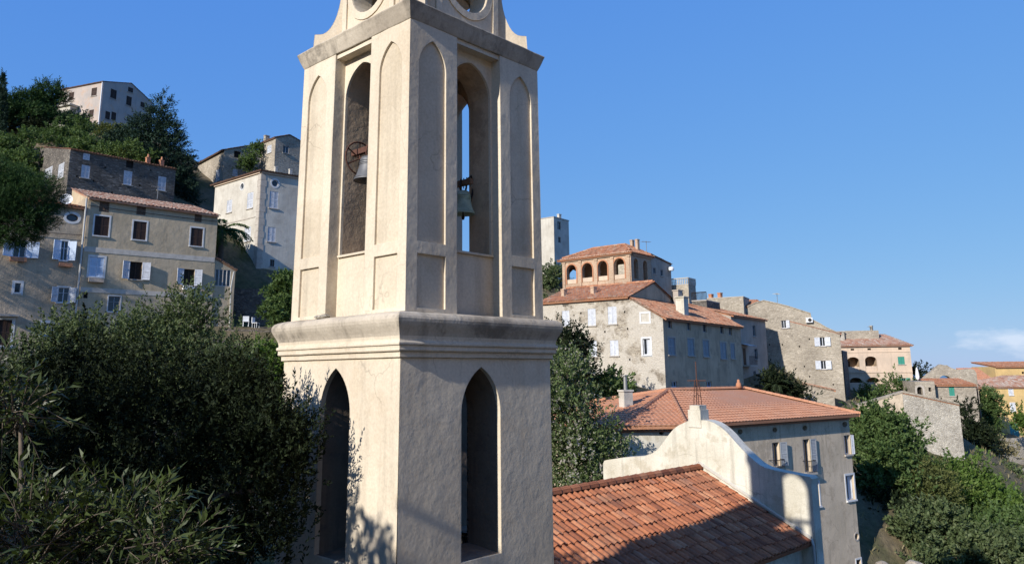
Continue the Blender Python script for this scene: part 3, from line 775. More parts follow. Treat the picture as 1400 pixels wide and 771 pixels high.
mpd.box(npt(cxp, (z2+zt)/2+0.002, 0.275), nn*(hw*0.8), nu*0.26, Vector((0, 0, (zt-z2)/2)))
mpd.build('pedestal', M['white_wall'], gable)
mx_ = MB(); b0 = npt(cxp, zt, 0.275)
zc = fac(950, 494)[1]; Hc = zc-zt
for s in (-1, 1):
    for q in (-1, 1): mx_.tube([b0+nn*(0.11*s)+nu*(0.11*q), b0+nn*(0.10*s)+nu*(0.10*q)+Vector((0, 0, 0.25)), b0+nn*(0.055*s)+nu*(0.055*q)+Vector((0, 0, Hc*0.55)), b0+Vector((0, 0, Hc*0.6))], 0.016, 6)
mx_.tube([b0+Vector((0, 0, Hc*0.5)), b0+Vector((0, 0, Hc))], 0.022, 7)
for s in (-1, 1): mx_.tube([b0+Vector((0, 0, Hc*0.56)), b0+nn*(0.42*s)+Vector((0, 0, Hc*0.56))], 0.018, 6)
for zz in (0.2, 0.42): 
    for s in (-1, 1): mx_.tube([b0+nn*(0.13*s)+Vector((0, 0, Hc*zz)), b0-nn*(0.02*s)+Vector((0, 0, Hc*zz+0.1))], 0.012, 5)
mx_.build('iron_cross', M['rust'], church)
# mortar fillet where the roof meets the gable
mf = MB(); mf.tube([npt(sL+1.2, zE+0.55, -0.04), npt(sR, zR+0.23, -0.04)], 0.06, 6); mf.tube([npt(sR, zR+0.23, -0.04), npt(sE+0.02, zE+0.10, -0.04)], 0.065, 6)
mf.build('flashing', M['paleplaster'], church)
mdp = MB(); mdp.tube([npt(sE+0.05, zE+0.1, -0.1), npt(sE+0.12, zE-0.1, -0.12), npt(sE+0.12, zE-7, -0.12)], 0.05, 8)
mdp.build('downpipe', M['metal'], church)

# ------------------------------------------------------------------ houses on the left
def perp(d, sgn=1): return Vector((-d.y, d.x, 0))*sgn
def along(B, d, px, py): s, z = plane_hit(B, d, px, py); return xy(B)+d*s, s, z

# beige house with two pale bands
A = hp(121, 269, 60); d = dirv(50); bk = perp(d); _s, _z = plane_hit(A, d, 298, 294); Q = Vector((A.x+d.x*_s, A.y+d.y*_s, _z)); zq_ = _z-0.1
H = House('house', 'long beige house with two pale bands and a row of brown closed upper windows', 'house', (A.x, A.y, 1), [M['beige']], 'houses of the old village')
zb = -3.0; ze = A.z-0.1
g1, sg, zg = along(A, bk, 99, 258)
w = H.wall(A, Q, zb, [(0, ze), (xy(Q-A).length, zq_)])
H.ajar = (0.25, 0.6)
wg = H.wall(g1+bk*0.0, xy(A), zb, [(0, zg), ((g1-xy(A)).length, ze)], 0)
Dq = xy(Q)+bk*sg
H.wall(xy(Q), Dq, zb, [(0, zq_), (sg, zg+zq_-ze)]); H.wall(Dq, g1, zb, [(0, zg+zq_-ze), (xy(Q-A).length, zg)])
H.roofmat = M['tile_pale']
H.slope([A, Q, Vector((Dq.x, Dq.y, zg+zq_-ze)), Vector((g1.x, g1.y, zg))], ov=0.35, sides=0.15, seed=21, tw=0.3, tl=0.45)
for r in ((135.8, 276, 149.3, 290), (186.6, 282, 199.4, 294), (266, 292.7, 276, 303.7)):
    H.win(w, r, 'shutwood', paint=M['wood'], depth=0.12, sill=False)
for r in ((129, 295.7, 149, 322.5), (182, 303, 200, 328), (260.6, 312, 277, 336.6)):
    H.win(w, r, 'shutwood', paint=M['brownpaint'], trim=M['trim'], trimw=0.12, sill=True)
H.win(w, (122, 351.5, 142, 378.4), 'shut', trim=M['trim'], trimw=0.14, paint=M['bluepaint'])
H.win(w, (177, 358, 194, 382), 'darkopen', lw=0.62, paint=M['whitepaint'], label='open window with both white shutters folded back')
H.win(w, (250.7, 368, 265.7, 390), 'darkopen', paint=M['whitepaint'], lw=0.6)
H.win(w, (114, 400, 120, 407.6), 'hole')
H.win(w, (147.8, 405, 164, 426), 'glass', paint=M['greypaint'], trim=M['trim'], trimw=0.08)
H.win(w, (154, 442, 168, 458), 'glass', paint=M['brownpaint'])
for (pa, pb) in (((130, 338), (130, 345)), ((130, 393.5), (130, 400))):
    z1 = w.sz(*pa)[1]; z0 = w.sz(*pb)[1]
    m_ = MB(); clampbox(m_, w, 0.05, z0, w.L-0.05, z1, 0.0, 0.03); H.part(m_, 'painted_band', M['band'])
m_ = MB(); a0 = w.box_px((120, 381, 141, 386)); clampbox(m_, w, *a0, 0.0, 0.35); H.part(m_, 'window_box', M['palerose'])
m_ = MB(); a0 = w.box_px((249, 391.5, 264, 396.5)); clampbox(m_, w, *a0, 0.02, 0.36); o = H.part(m_, 'air_conditioner', M['plastic'])
m_ = MB(); cxx = (a0[0]*0.35+a0[2]*0.65); czz = (a0[1]+a0[3])/2
m_.tube([w.pt(cxx, czz, 0.355), w.pt(cxx, czz, 0.37)], 0.12, 14); m_.build('fan_grille', M['iron'], o)
m_ = MB(); pipe(m_, w, [(118, 272), (99.6, 464), (98, 490)], 0.075, 0.14); H.part(m_, 'drainpipe', M['metal'])
H.finish()
beige_wall = w
# low veranda wing at its right
A2 = w.pt(w.L+0.02, 0, -0.12); E2s, E2z = plane_hit(A2, d, 322, 368); z0 = plane_hit(A2, d, 293, 352)[1]
H = House('house', 'narrow beige lean-to wing with glazed veranda right of the long beige house', 'house', (A2.x, A2.y, 1), [M['beige']], 'houses of the old village')
E2 = xy(A2)+d*E2s
w2 = H.wall(A2, E2, zb, [(0, z0), (E2s, E2z)]); H.wall(E2, E2+bk*4, zb, z=E2z); H.wall(E2+bk*4, xy(A2)+bk*4, zb, [(0, E2z), (E2s, z0)])
H.roofmat = M['tile_old']
ez = lambda p, z: Vector((p.x, p.y, z))
H.slope([ez(E2, E2z), ez(E2+bk*4, E2z), ez(xy(A2)+bk*4, z0), ez(xy(A2), z0)], ov=0.15, sides=0.1, seed=22)
b = w2.box_px((290.5, 368.5, 315.5, 391)); b = (max(0.12, b[0]),)+b[1:]
n4 = 4
for i in range(n4):
    H.win(w2, None, 'glass', sz=(b[0]+(b[2]-b[0])*i/n4+0.01, b[1], b[0]+(b[2]-b[0])*(i+1)/n4-0.03, b[3]), paint=M['bluepaint'], sill=False, depth=0.1)
m_ = MB(); pipe(m_, w2, [(319, 372), (315, 393), (312.5, 462), (311, 480)], 0.06, 0.12); H.part(m_, 'drainpipe', M['metal'])
H.finish()

# grey rendered house at the far left
B1 = beige_wall.pt(-0.05, 0, -0.10); P1s = plane_hit(B1, d, -75, 400)[0]; P1 = xy(B1)+d*P1s
zt = plane_hit(B1, d, 118, 284)[1]
H = House('house', 'grey brown rendered house with white framed shutters and an oval window, leftmost in view', 'house', (B1.x-4, B1.y-4, 1), [M['greyplaster']], 'houses of the old village')
w = H.wall(P1, B1, zb, z=zt); H.wall(B1, xy(B1)+bk*7, zb, z=zt+1); H.wall(P1+bk*7, P1, zb, z=zt+1); H.wall(xy(B1)+bk*7, P1+bk*7, zb, z=zt+1)
H.slope([ez(P1, zt), ez(xy(B1), zt), ez(xy(B1)+bk*7, zt+1.5), ez(P1+bk*7, zt+1.5)], ov=0.3, sides=0.0, seed=23, tw=0.3)
H.ajar = (0.3, 0.75)
H.win(w, (90.5, 293, 107, 303), 'glass', arch='oval', trim=M['trim'], trimw=0.2, sill=False, paint=M['brownpaint'])
H.win(w, (18, 330, 36, 352), 'open', lw=0.85, trim=M['trim'], paint=M['bluepaint'])
H.win(w, (83, 329.5, 92.5, 356), 'open', lw=0.62, trim=M['trim'], paint=M['bluepaint'])
H.win(w, (79, 393, 94.5, 413.5), 'open', lw=0.55, trim=M['trim'], paint=M['whitepaint'])
H.win(w, (20, 387, 28, 400), 'glass', trim=M['trim'], trimw=0.18)
H.win(w, (57, 441.5, 69.5, 459), 'glass', trim=M['trim'], trimw=0.2)
H.win(w, (-3, 437, 15, 472), 'shutwood', paint=M['brownpaint'], trim=M['trim'], trimw=0.2, label='dark brown door in a white frame')
a0 = w.box_px((-6, 430, 24, 433)); m_ = MB(); clampbox(m_, w, *a0, 0.0, 0.7); H.part(m_, 'door_canopy', M['trimgrey'])
for r in ((13, 352, 36, 358), (80, 360, 98, 365)):
    a0 = w.box_px(r); m_ = MB(); clampbox(m_, w, *a0, 0.1, 0.32); o = H.part(m_, 'flower_box', M['terracotta'])
p_, s_, z_ = along(B1, d, 92, 262); m_ = MB(); c_ = ez(p_, zt+0.45)
pr = []; ax = (Vector((0.35, -0.9, 0.25))).normalized(); ea = ax.orthogonal().normalized(); eb = ax.cross(ea)
for i in range(5):
    rr_ = 0.45*i/4; pr.append([c_+ea*(rr_*math.cos(2*math.pi*k/18))+eb*(rr_*math.sin(2*math.pi*k/18))+ax*(0.12*(i/4)**2) for k in range(18)])
for i in range(4):
    for k in range(18): m_.face([pr[i][k], pr[i][(k+1) % 18], pr[i+1][(k+1) % 18], pr[i+1][k]])
m_.tube([c_, c_-Vector((0, 0, 0.6))], 0.03, 6); H.part(m_, 'satellite_dish', M['plastic'])
H.finish()
beige_d = d; beige_bk = bk; B1wall = w

# dark schist house above
A = hp(96.5, 203.5, 76); Q = horiz(A, 240.5, 231); d = xy(Q-A).normalized(); bk = perp(d)
L0, sl, zl = along(A, bk, 54.5, 201.7)
H = House('house', 'dark schist stone house with a thin tiled eave and white shutters above the beige house', 'house', (A.x, A.y, 12), [M['darkstone']], 'houses of the old village')
zb = 10; Dq = xy(Q)+bk*sl
w = H.wall(A, Q, zb, z=A.z-0.05); wl = H.wall(L0, A, zb, [(0, zl), (sl, A.z-0.05)]); H.wall(xy(Q), Dq, zb, [(0, A.z), (sl, zl)]); H.wall(Dq, L0, zb, z=zl)
H.slope([A, ez(xy(Q), A.z), ez(Dq, zl), ez(L0, zl)], ov=0.15, sides=0.03, seed=31, tw=0.3, slab=0.04)
H.win(wl, (53.8, 214.7, 59, 229.7), 'hole'); H.win(wl, (60.7, 229.7, 71, 245), 'shut'); H.win(wl, (79.4, 224, 87, 244), 'shut')
H.win(w, (113.6, 210, 123, 219), 'shut', sill=False); H.win(w, (111, 226, 123, 243.7), 'shut')
H.win(w, (172.5, 219.7, 182.5, 229.7), 'hole'); H.win(w, (169, 233.7, 180.6, 253), 'shut'); H.win(w, (215.8, 241.5, 227, 260.8), 'shut')
for i, r in enumerate(((104, 240, 106.5, 242.5), (127, 246, 129.5, 249), (143, 228, 145.5, 230.5), (190, 252, 192.5, 255), (205, 232, 207, 234), (152, 262, 154.5, 265))):
    H.win(w, r, 'hole', depth=0.3)
for px in (207, 226):
    q, s_, z_ = along(A, d, px, 226); H.chimney(ez(q, A.z+0.1)+bk*1.0, 0.42, 0.75, M['terracotta'], 1, 40, True)
H.finish()

# big plain house on the hilltop
A = hp(141.7, 111.5, 108); L0 = horiz(A, 82, 123); dl = xy(L0-A).normalized(); d = perp(dl, -1); sl = xy(L0-A).length
H = House('house', 'pale plain hilltop house with brown shutters and a low gable at the upper left', 'house', (A.x, A.y, 34), [M['pink']], 'houses of the old village')
zb = 30
C0, sc, zc_ = along(A, d, 209, 137); pk, sp_, zp = along(A, d, 179.5, 114)
zc_ = min(zc_, A.z-0.3)
w = H.wall(A, C0, zb, [(0, A.z-0.05), (sp_, zp), (sc, zc_)]); wl = H.wall(L0, A, zb, z=A.z-0.05)
H.wall(C0, C0+dl*sl, zb, z=zc_); H.wall(C0+dl*sl, xy(L0), zb, [(0, zc_), (sc-sp_, zp), (sc, A.z)])
H.slope([ez(xy(L0), A.z), A, ez(pk, zp), ez(pk+dl*sl, zp)], ov=0.2, sides=0.1, seed=41, tw=0.3, tl=0.5, slab=0.05, amp=0.035)
H.slope([ez(C0, zc_), ez(C0+dl*sl, zc_), ez(pk+dl*sl, zp), ez(pk, zp)], ov=0.2, sides=0.1, seed=42, tw=0.3, tl=0.5, slab=0.05, amp=0.035)
bp = M['brownpaint']; H.roofmat = M['tile_dark']
for r in ((94, 126.7, 101, 138), (125, 120.5, 132.4, 131.5), (121.8, 150.5, 128, 161)): H.win(wl, r, 'shut', paint=bp)
for r in ((151, 122.5, 159.4, 135.6), (175, 120, 182, 126.7), (172.6, 132, 180, 145), (192, 140, 198, 147.4), (143.8, 152.6, 150.5, 164), (152, 153.5, 158.7, 165)): H.win(w, r, 'shut', paint=bp)
b0 = wl.box_px((74, 148.5, 108, 151)); m_ = MB(); clampbox(m_, wl, *b0, 0.0, 1.6); clampbox(m_, wl, b0[0]+0.2, b0[1]-3, b0[2]-0.2, b0[1], 0, 1.3); H.part(m_, 'porch', M['paleplaster'])
m_ = MB(); m_.tube([wl.pt(wl.L-0.12, A.z, 0.08), wl.pt(wl.L-0.12, zb, 0.08)], 0.08, 6); H.part(m_, 'downpipe', M['plastic'])
H.finish()

# rough stone house with slanting roof, and its taller neighbour
A = hp(307, 204.5, 99); L0 = horiz(A, 271, 224); dl = xy(L0-A).normalized(); d = perp(dl, -1); sl = xy(L0-A).length
H = House('house', 'grey rubble house with a steep dark eave standing beside the dark conifer', 'house', (A.x, A.y, 14), [M['stone']], 'houses of the old village')
zb = 10; C0, sc, zc_ = along(A, d, 360, 196)
w = H.wall(A, C0, zb, [(0, A.z), (sc, zc_)]); wl = H.wall(L0, A, zb, z=A.z); H.wall(C0, C0+dl*sl, zb, z=zc_); H.wall(C0+dl*sl, xy(L0), zb, [(0, zc_), (sc, A.z)])
H.slope([ez(xy(L0), A.z), A, ez(C0, zc_), ez(C0+dl*sl, zc_)], ov=0.35, sides=0.15, seed=43, tw=0.3, slab=0.06); H.roofmat = M['tile_dark']
H.win(wl, (295, 232, 300.5, 248), 'shut'); H.win(w, (320, 207, 329, 216), 'hole'); H.win(w, (318, 231, 325, 241), 'shut')
H.finish()
A = hp(377, 187.5, 97); dl = dirv(-47); d = dirv(43)
L0, sl, zl = along(A, dl, 356.5, 195); C0, sc, zc_ = along(A, d, 432, 205); pk, sp_, zp = along(A, d, 396, 184.5)
H = House('house', 'tall grey rubble house with a low gable rising behind the white corner house', 'house', (A.x, A.y, 14), [M['stone']], 'houses of the old village')
w = H.wall(A, C0, zb, [(0, A.z), (sp_, zp), (sc, zc_)]); wl = H.wall(L0, A, zb, z=A.z); H.wall(C0, C0+dl*sl, zb, z=zc_); H.wall(C0+dl*sl, L0, zb, [(0, zc_), (sc-sp_, zp), (sc, A.z)])
H.slope([ez(L0, A.z), A, ez(pk, zp), ez(pk+dl*sl, zp)], ov=0.2, sides=0.15, seed=44, tw=0.3)
H.slope([ez(C0, zc_), ez(C0+dl*sl, zc_), ez(pk+dl*sl, zp), ez(pk, zp)], ov=0.2, sides=0.12, seed=45, tw=0.3, slab=0.05); H.roofmat = M['tile_dark']
H.win(wl, (365, 199, 371, 209.5), 'shut'); H.win(w, (387, 199.5, 395, 209.5), 'glass')
H.chimney(ez(L0, A.z-0.4)-dl*0.6+d*0.5, 0.6, 1.3, M['stone'], 0, 43)
H.finish()

# white corner house with quoins
A = hp(357.5, 232.6, 76); L0 = horiz(A, 294.5, 252); dl = xy(L0-A).normalized(); sl = xy(L0-A).length
d = dirv(49); C0, sc, _z = along(A, d, 436, 256)
H = House('house', 'tall white corner house with quoins, round attic windows and white shutters', 'house', (A.x, A.y, 6), [M['paleplaster'], M['trimgrey']], 'houses of the old village')
zb = 3; ze = A.z
w = H.wall(A, C0, zb, z=ze); wl = H.wall(L0, A, zb, z=ze)
D0 = C0+dl*sl; H.wall(C0, D0, zb, z=ze); H.wall(D0, xy(L0), zb, z=ze)
mid1 = xy(A)+d*(sc*0.5)+dl*(sl*0.5); zr = ze+0.9; H.roofmat = M['tile_dark']
mr_ = ez(mid1, zr)
c4 = [ez(xy(L0), ze), A, ez(C0, ze), ez(D0, ze)]
for i in range(4): H.slope([c4[i], c4[(i+1) % 4], mr_], ov=0.35, sides=0.03, seed=50+i, tw=0.3, slab=0.05, amp=0.03)
H.win(w, (371.5, 246, 380.5, 255.5), 'glass', arch='oval', trim=M['trim'], trimw=0.16, sill=False)
H.win(wl, (329, 251, 333.3, 259.5), 'glass', arch='oval', trim=M['trim'], trimw=0.1, sill=False)
for r in ((310, 273.7, 317, 290.7), (338, 263.5, 346, 285), (334, 310.7, 342.7, 330)): H.win(wl, r, 'shut')
for r in ((368.5, 262, 380.5, 285), (366, 310.7, 377, 330.7)): H.win(w, r, 'shut')
H.win(w, (369, 355, 375, 364.4), 'glass', paint=M['brownpaint'])
m_ = MB(); n_q = 26; zz = ze-0.35; hq = (ze-0.35-zb)/n_q
for i in range(n_q):
    k = 0.62 if i % 2 else 0.5
    for ww, a0, a1 in ((w, 0.0, k), (wl, wl.L-k, wl.L)): clampbox(m_, ww, a0+0.002, zz-hq*(i+1)+0.02, a1-0.002, zz-hq*i, 0.0, 0.035)
H.part(m_, 'quoins', M['trimgrey'])
m_ = MB()
for ww in (w, wl):
    clampbox(m_, ww, 0.0, ze-0.32, ww.L, ze-0.04, 0.0, 0.16); 
H.part(m_, 'eaves_moulding', M['palerose'])
m_ = MB(); z0 = wl.sz(330, 320)[1]; z0 = wl.sz(322, 303)[1]; clampbox(m_, wl, 0, z0-0.06, wl.L-0.65, z0+0.06, 0, 0.05); H.part(m_, 'string_course', M['trimgrey'])
m_ = MB(); zq = w.sz(380, 368)[1]; clampbox(m_, w, 0.64, zb, w.L, zq, 0, 0.03); clampbox(m_, wl, 0, zb, wl.L-0.64, zq, 0, 0.03); H.part(m_, 'plinth', M['beige'])
for q in (0.35, 0.6): H.chimney(ez(xy(A)+d*(sc*q)+dl*1.2, ze+0.35), 0.3, 0.5, M['paleplaster'])
H.finish()

# ------------------------------------------------------------------ houses right of the tower
A = hp(757, 297, 112); dl = dirv(-52); d = dirv(38)
L0, sl, _z = along(A, dl, 722, 292); C0, sc, _z = along(A, d, 777.5, 305)
H = House('house', 'tall blank white house with two tiny windows just right of the tower on the skyline', 'house', (A.x, A.y, 10), [M['paleplaster']], 'houses of the old village')
zb = 2
w = H.wall(A, C0, zb, z=A.z); wl = H.wall(L0, A, zb, z=A.z); H.wall(C0, C0+dl*sl, zb, z=A.z); H.wall(C0+dl*sl, L0, zb, z=A.z)
H.win(w, (762, 303, 766.7, 314), 'glass', paint=M['greypaint'], sill=False); H.win(w, (763, 324, 767, 332), 'glass', paint=M['greypaint'], sill=False)
m_ = MB(); c4 = [ez(L0, A.z), A, ez(C0, A.z), ez(C0+dl*sl, A.z)]
cc = sum(c4, Vector())/4
top = [cc+(q-cc)*1.03+Vector((0, 0, 0.12)) for q in c4]; bot = [cc+(q-cc)*1.03+Vector((0, 0, 0.002)) for q in c4]
m_.face(top); m_.face(bot[::-1])
for k in range(4): m_.face([bot[k], bot[(k+1) % 4], top[(k+1) % 4], top[k]])
H.part(m_, 'flat_roof', M['trimgrey']); H.chimney(cc+Vector((0, 0, 0.1))-dl*2, 0.5, 0.6); H.finish()

# loggia house (belvedere with arches)
A = hp(862, 343, 82); L0 = horiz(A, 768.5, 354.5); dl = xy(L0-A).normalized(); sl = xy(L0-A).length
d = perp(dl, -1); C0, sc, _z = along(A, d, 889.5, 350)
H = House('house', 'red roofed belvedere with an arcade of four open brick arches', 'house', (A.x, A.y, 4), [M['brick'], M['palerose']], 'houses of the old village')
zb = 0; ze = A.z
wl = H.wall(L0, A, zb, z=ze); w = H.wall(A, C0, zb, z=ze)
D0 = C0+dl*sl; w3 = H.wall(C0, D0, zb, z=ze); w4 = H.wall(D0, xy(L0), zb, z=ze)
arches = ((775, 362, 788, 388), (796, 359.5, 810, 385.5), (817.6, 356.5, 830.5, 383.5), (839.5, 353, 854, 381.5))
for i, r in enumerate(arches):
    b = wl.box_px(r); wl.holes.append((roundarch(*[b[0], b[2], b[1], b[3]]), 0.45))
    m_ = MB(); arc_o = roundarch(b[0]-0.14, b[2]+0.14, b[1], b[3]+0.14); arc_i = roundarch(b[0]-0.003, b[2]+0.003, b[1]-0.002, b[3]+0.003)
    m_.plate(wl.pt, arc_o, [arc_i], 0.05, rim=True, off=0.05); o = H.part(m_, 'arch', M['terracotta'])
    m_ = MB(); clampbox(m_, wl, b[0], b[1], b[2], b[1]+0.5, -0.35, -0.1); m_.build('parapet', M['palerose'], o)
for s in (0.03, 0.275, 0.51, 0.745, 0.97):
    m_ = MB(); q = wl.L*s; clampbox(m_, wl, q-0.16, wl.sz(800, 392)[1], q+0.16, ze-0.62, 0.0, 0.1); clampbox(m_, wl, q-0.22, ze-0.62, q+0.22, ze-0.45, 0.0, 0.16); H.part(m_, 'pilaster', M['brick'])
m_ = MB(); clampbox(m_, wl, -0.1, ze-0.42, wl.L+0.15, ze-0.25, 0, 0.14); clampbox(m_, wl, -0.1, ze-0.25, wl.L+0.2, ze-0.03, 0, 0.25); z0 = wl.sz(800, 392)[1]; clampbox(m_, wl, -0.05, z0-0.2, wl.L+0.1, z0, 0, 0.14)
clampbox(m_, w, 0.2, ze-0.42, w.L, ze-0.03, 0, 0.2); H.part(m_, 'entablature', M['palerose'])
for s in (0.25, 0.7):
    c_ = w.L*s; w.holes.append((roundarch(c_-0.45, c_+0.45, wl.sz(855, 381)[1], wl.sz(855, 353)[1]), 0.4))
b = w4.L; w4.holes.append((roundarch(b*0.5-1.6, b*0.5+1.6, wl.sz(800, 385)[1], ze-1.0), 0.4))
m_ = MB(); fz = wl.sz(800, 390)[1]; m_.face([ez(xy(L0), fz), ez(xy(A), fz), ez(C0, fz), ez(D0, fz)]); H.part(m_, 'loggia_floor', M['trimgrey'])
bq = w3; 
m_ = MB(); b0 = wl.box_px(arches[3]); clampbox(m_, wl, b0[0]+0.1, b0[1], b0[2]-0.1, b0[3]-0.6, -0.9, -0.7); H.part(m_, 'infill', M['lightstone'])
m_ = MB(); b0 = wl.box_px(arches[2]); clampbox(m_, wl, b0[0]+0.5, b0[1], b0[2]-0.1, b0[3]-0.4, -1.6, -1.5); H.part(m_, 'inner_door', M['whitepaint'])
zr = ze+1.15; r1 = xy(L0)+d*(sc*0.5)-dl*(sl*0.33); r2 = xy(A)+d*(sc*0.5)+dl*(sl*0.22)
p4 = [ez(xy(L0), ze), A, ez(C0, ze), ez(D0, ze)]; R1, R2 = ez(r1, zr), ez(r2, zr)
H.slope([p4[0], p4[1], R2, R1], ov=0.4, sides=0.03, seed=61); H.slope([p4[1], p4[2], R2], ov=0.4, sides=0.03, seed=62)
H.slope([p4[2], p4[3], R1, R2], ov=0.4, sides=0.03, seed=63); H.slope([p4[3], p4[0], R1], ov=0.4, sides=0.03, seed=64)
ridge(H.roof, R1+Vector((0, 0, 0.04)), R2+Vector((0, 0, 0.04)))
for a_, b_ in ((p4[0], R1), (p4[1], R2), (p4[2], R2)): ridge(H.roof, a_+Vector((0, 0, 0.06)), b_+Vector((0, 0, 0.06)))
for q in (0.02, 0.35): H.chimney(ez(r2+d*0.9-dl*(2*q+0.4), zr-0.4), 0.4, 0.9, M['brick'])
H.finish()
# grey block behind the loggia
A2 = C0+d*0.05; C2, s2_, z2_ = along(A2, d, 917, 361)
zA = plane_hit(A2, d, 891, 348)[1]
H = House('house', 'grey rendered block with two small windows joined to the right of the arcaded belvedere', 'house', (A2.x, A2.y, 4), [M['bluegrey']], 'houses of the old village')
w = H.wall(A2, C2, zb, [(0, zA), (s2_, z2_)]); H.wall(A2+dl*6, A2, zb, z=zA); H.wall(C2, C2+dl*6, zb, z=z2_); H.wall(C2+dl*6, A2+dl*6, zb, [(0, z2_), (s2_, zA)])
H.roofmat = M['tile_pale']
H.slope([ez(C2, z2_), ez(C2+dl*6, z2_), ez(A2+dl*6, zA), ez(A2, zA)], ov=0.2, sides=0.15, seed=66, tw=0.3)
H.win(w, (893, 366, 896.5, 374), 'glass', paint=M['greypaint']); H.win(w, (903, 369, 906.5, 377), 'glass', paint=M['greypaint'])
p_, s_, z_ = along(A2, d, 914, 368); m_ = MB(); c_ = Vector((p_.x, p_.y, z_))-perp(d)*0.35; m_.lathe([(0, -0.25), (0.28, -0.2), (0.34, 0), (0.28, 0.2), (0, 0.25)], c_, 12); H.part(m_, 'satellite_dish', M['plastic'])
H.finish()

# big house with lit rubble front and shaded side
B = hp(906, 432, 62); d = dirv(36); C_ = horiz(B, 1012, 445); d = xy(C_-B).normalized(); dl = perp(d)
C0 = xy(C_); sc = (C0-xy(B)).length; L0, sl, zL = along(B, dl, 738, 413.5)
zL = plane_hit(B, dl, 741.5, 414)[1]; zM_ = plane_hit(B, dl, 860, 403)[1]; ze2 = B.z
sM = plane_hit(B, dl, 860, 403)[0]; zLm = (zL+zM_)/2
Mp = xy(B)+dl*sM
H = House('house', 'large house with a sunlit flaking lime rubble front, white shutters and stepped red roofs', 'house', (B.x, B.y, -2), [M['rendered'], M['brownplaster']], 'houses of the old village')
zb = -7
wl = H.wall(L0, B, zb, [(0, zLm), (sl-sM, zLm), (sl-sM+0.01, zLm-0.05), (sl, ze2)])
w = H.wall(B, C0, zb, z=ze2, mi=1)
dep = sc
rdg = 4.6; zR_ = zLm+1.55
# upper block: gable end facing right above the lower roof, mono pitch rising from the lit front
Mq = Mp+d*rdg; Me = Mp+d*(rdg*2)
Lq = L0+d*rdg
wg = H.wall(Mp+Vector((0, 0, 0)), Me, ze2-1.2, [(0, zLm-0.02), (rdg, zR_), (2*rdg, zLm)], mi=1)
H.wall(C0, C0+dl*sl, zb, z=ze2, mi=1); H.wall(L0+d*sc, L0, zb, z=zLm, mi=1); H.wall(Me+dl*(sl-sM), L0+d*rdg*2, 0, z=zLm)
H.slope([ez(L0, zLm), ez(Mp, zLm), ez(Mq, zR_), ez(Lq, zR_)], ov=0.3, sides=0.15, seed=71)
H.slope([ez(Me, zLm), ez(L0+d*2*rdg, zLm), ez(Lq, zR_), ez(Mq, zR_)], ov=0.2, sides=0.15, seed=72)
ridge(H.roof, ez(Mq, zR_+0.05), ez(Lq, zR_+0.05))
# lower roof falling to the right-hand side
zT = zLm-0.1
H.slope([B, ez(C0, ze2), ez(C0+dl*sM, zT), ez(Mp, zT)], ov=0.4, sides=0.12, seed=73)
bk2 = MB(); bk2.face([ez(Mp+d*rdg*2, ze2-1), ez(C0+dl*sM, ze2-1), ez(C0+dl*sM, zT+0.05), ez(Mp+d*rdg*2, zT+0.05)]); H.part(bk2, 'back_wall', M['brownplaster'])
for r in ((769, 410.5, 777.4, 419), (803.6, 406.5, 812, 416.4), (832, 404.5, 842, 413.5)): H.win(wl, r, 'shut', paint=M['redwood'], sill=False, depth=0.12)
for r in ((768.5, 424.6, 778.5, 446), (803.6, 422, 814.4, 445), (831, 419, 843, 443), (804, 466, 816, 487.5), (834, 465, 845.6, 486.4)): H.win(wl, r, 'shut')
H.win(wl, (876.5, 428.5, 887.5, 440), 'hole', trim=M['trim'], trimw=0.14); 
m_ = MB(); b0 = wl.box_px((876.5, 428.5, 887.5, 440)); clampbox(m_, wl, *b0, -0.12, -0.02); H.part(m_, 'blind_window', M['paleplaster'])
H.win(wl, (879, 463, 889, 485), 'curtain', trim=M['trim'], trimw=0.16)
for r in ((784, 430, 785.5, 432), (793, 427, 795, 429.5), (853, 425, 855, 428), (826, 452, 828, 455), (857, 448, 859, 451), (779, 470, 781, 473), (860, 490, 862, 493)): H.win(wl, r, 'hole', depth=0.3)
gp = M['greypaint']
for r in ((913, 438, 918.5, 448.7), (939.7, 439.5, 944, 451.6), (961, 442.6, 966, 454), (984.5, 445, 989, 456), (996.5, 447, 1000.5, 458)): H.win(w, r, 'glass', paint=gp, sill=False)
for r in ((913.5, 461.5, 923, 485), (940.3, 463, 949, 486), (961.3, 465, 969.5, 487.5), (985, 468, 993, 490.5), (999, 469.5, 1004.5, 490)): H.win(w, r, 'shut', paint=M['greypaint'], trim=M['trimgrey'], trimw=0.1)
for r in ((918, 521, 926, 529), (966, 521, 973, 529)): H.win(w, r, 'glass', paint=M['bluepaint'])
q, s_, z_ = along(B, d, 948, 430); H.chimney(ez(q+dl*1.0, ze2+0.05), 0.95, 1.9, M['white_wall'], 0, 36)
for px in (757, 798): q, s_, z_ = along(B, dl, px, 400); H.chimney(ez(q+d*1.7, zLm+0.4), 0.45, 0.7, M['brick'])
q, s_, z_ = along(B, d, 962, 425); H.chimney(ez(q+dl*2.4, zT), 0.7, 1.1, M['bluegrey'])
H.finish()
bigB, bigd, bigdl, bigC = B, d, dl, C0

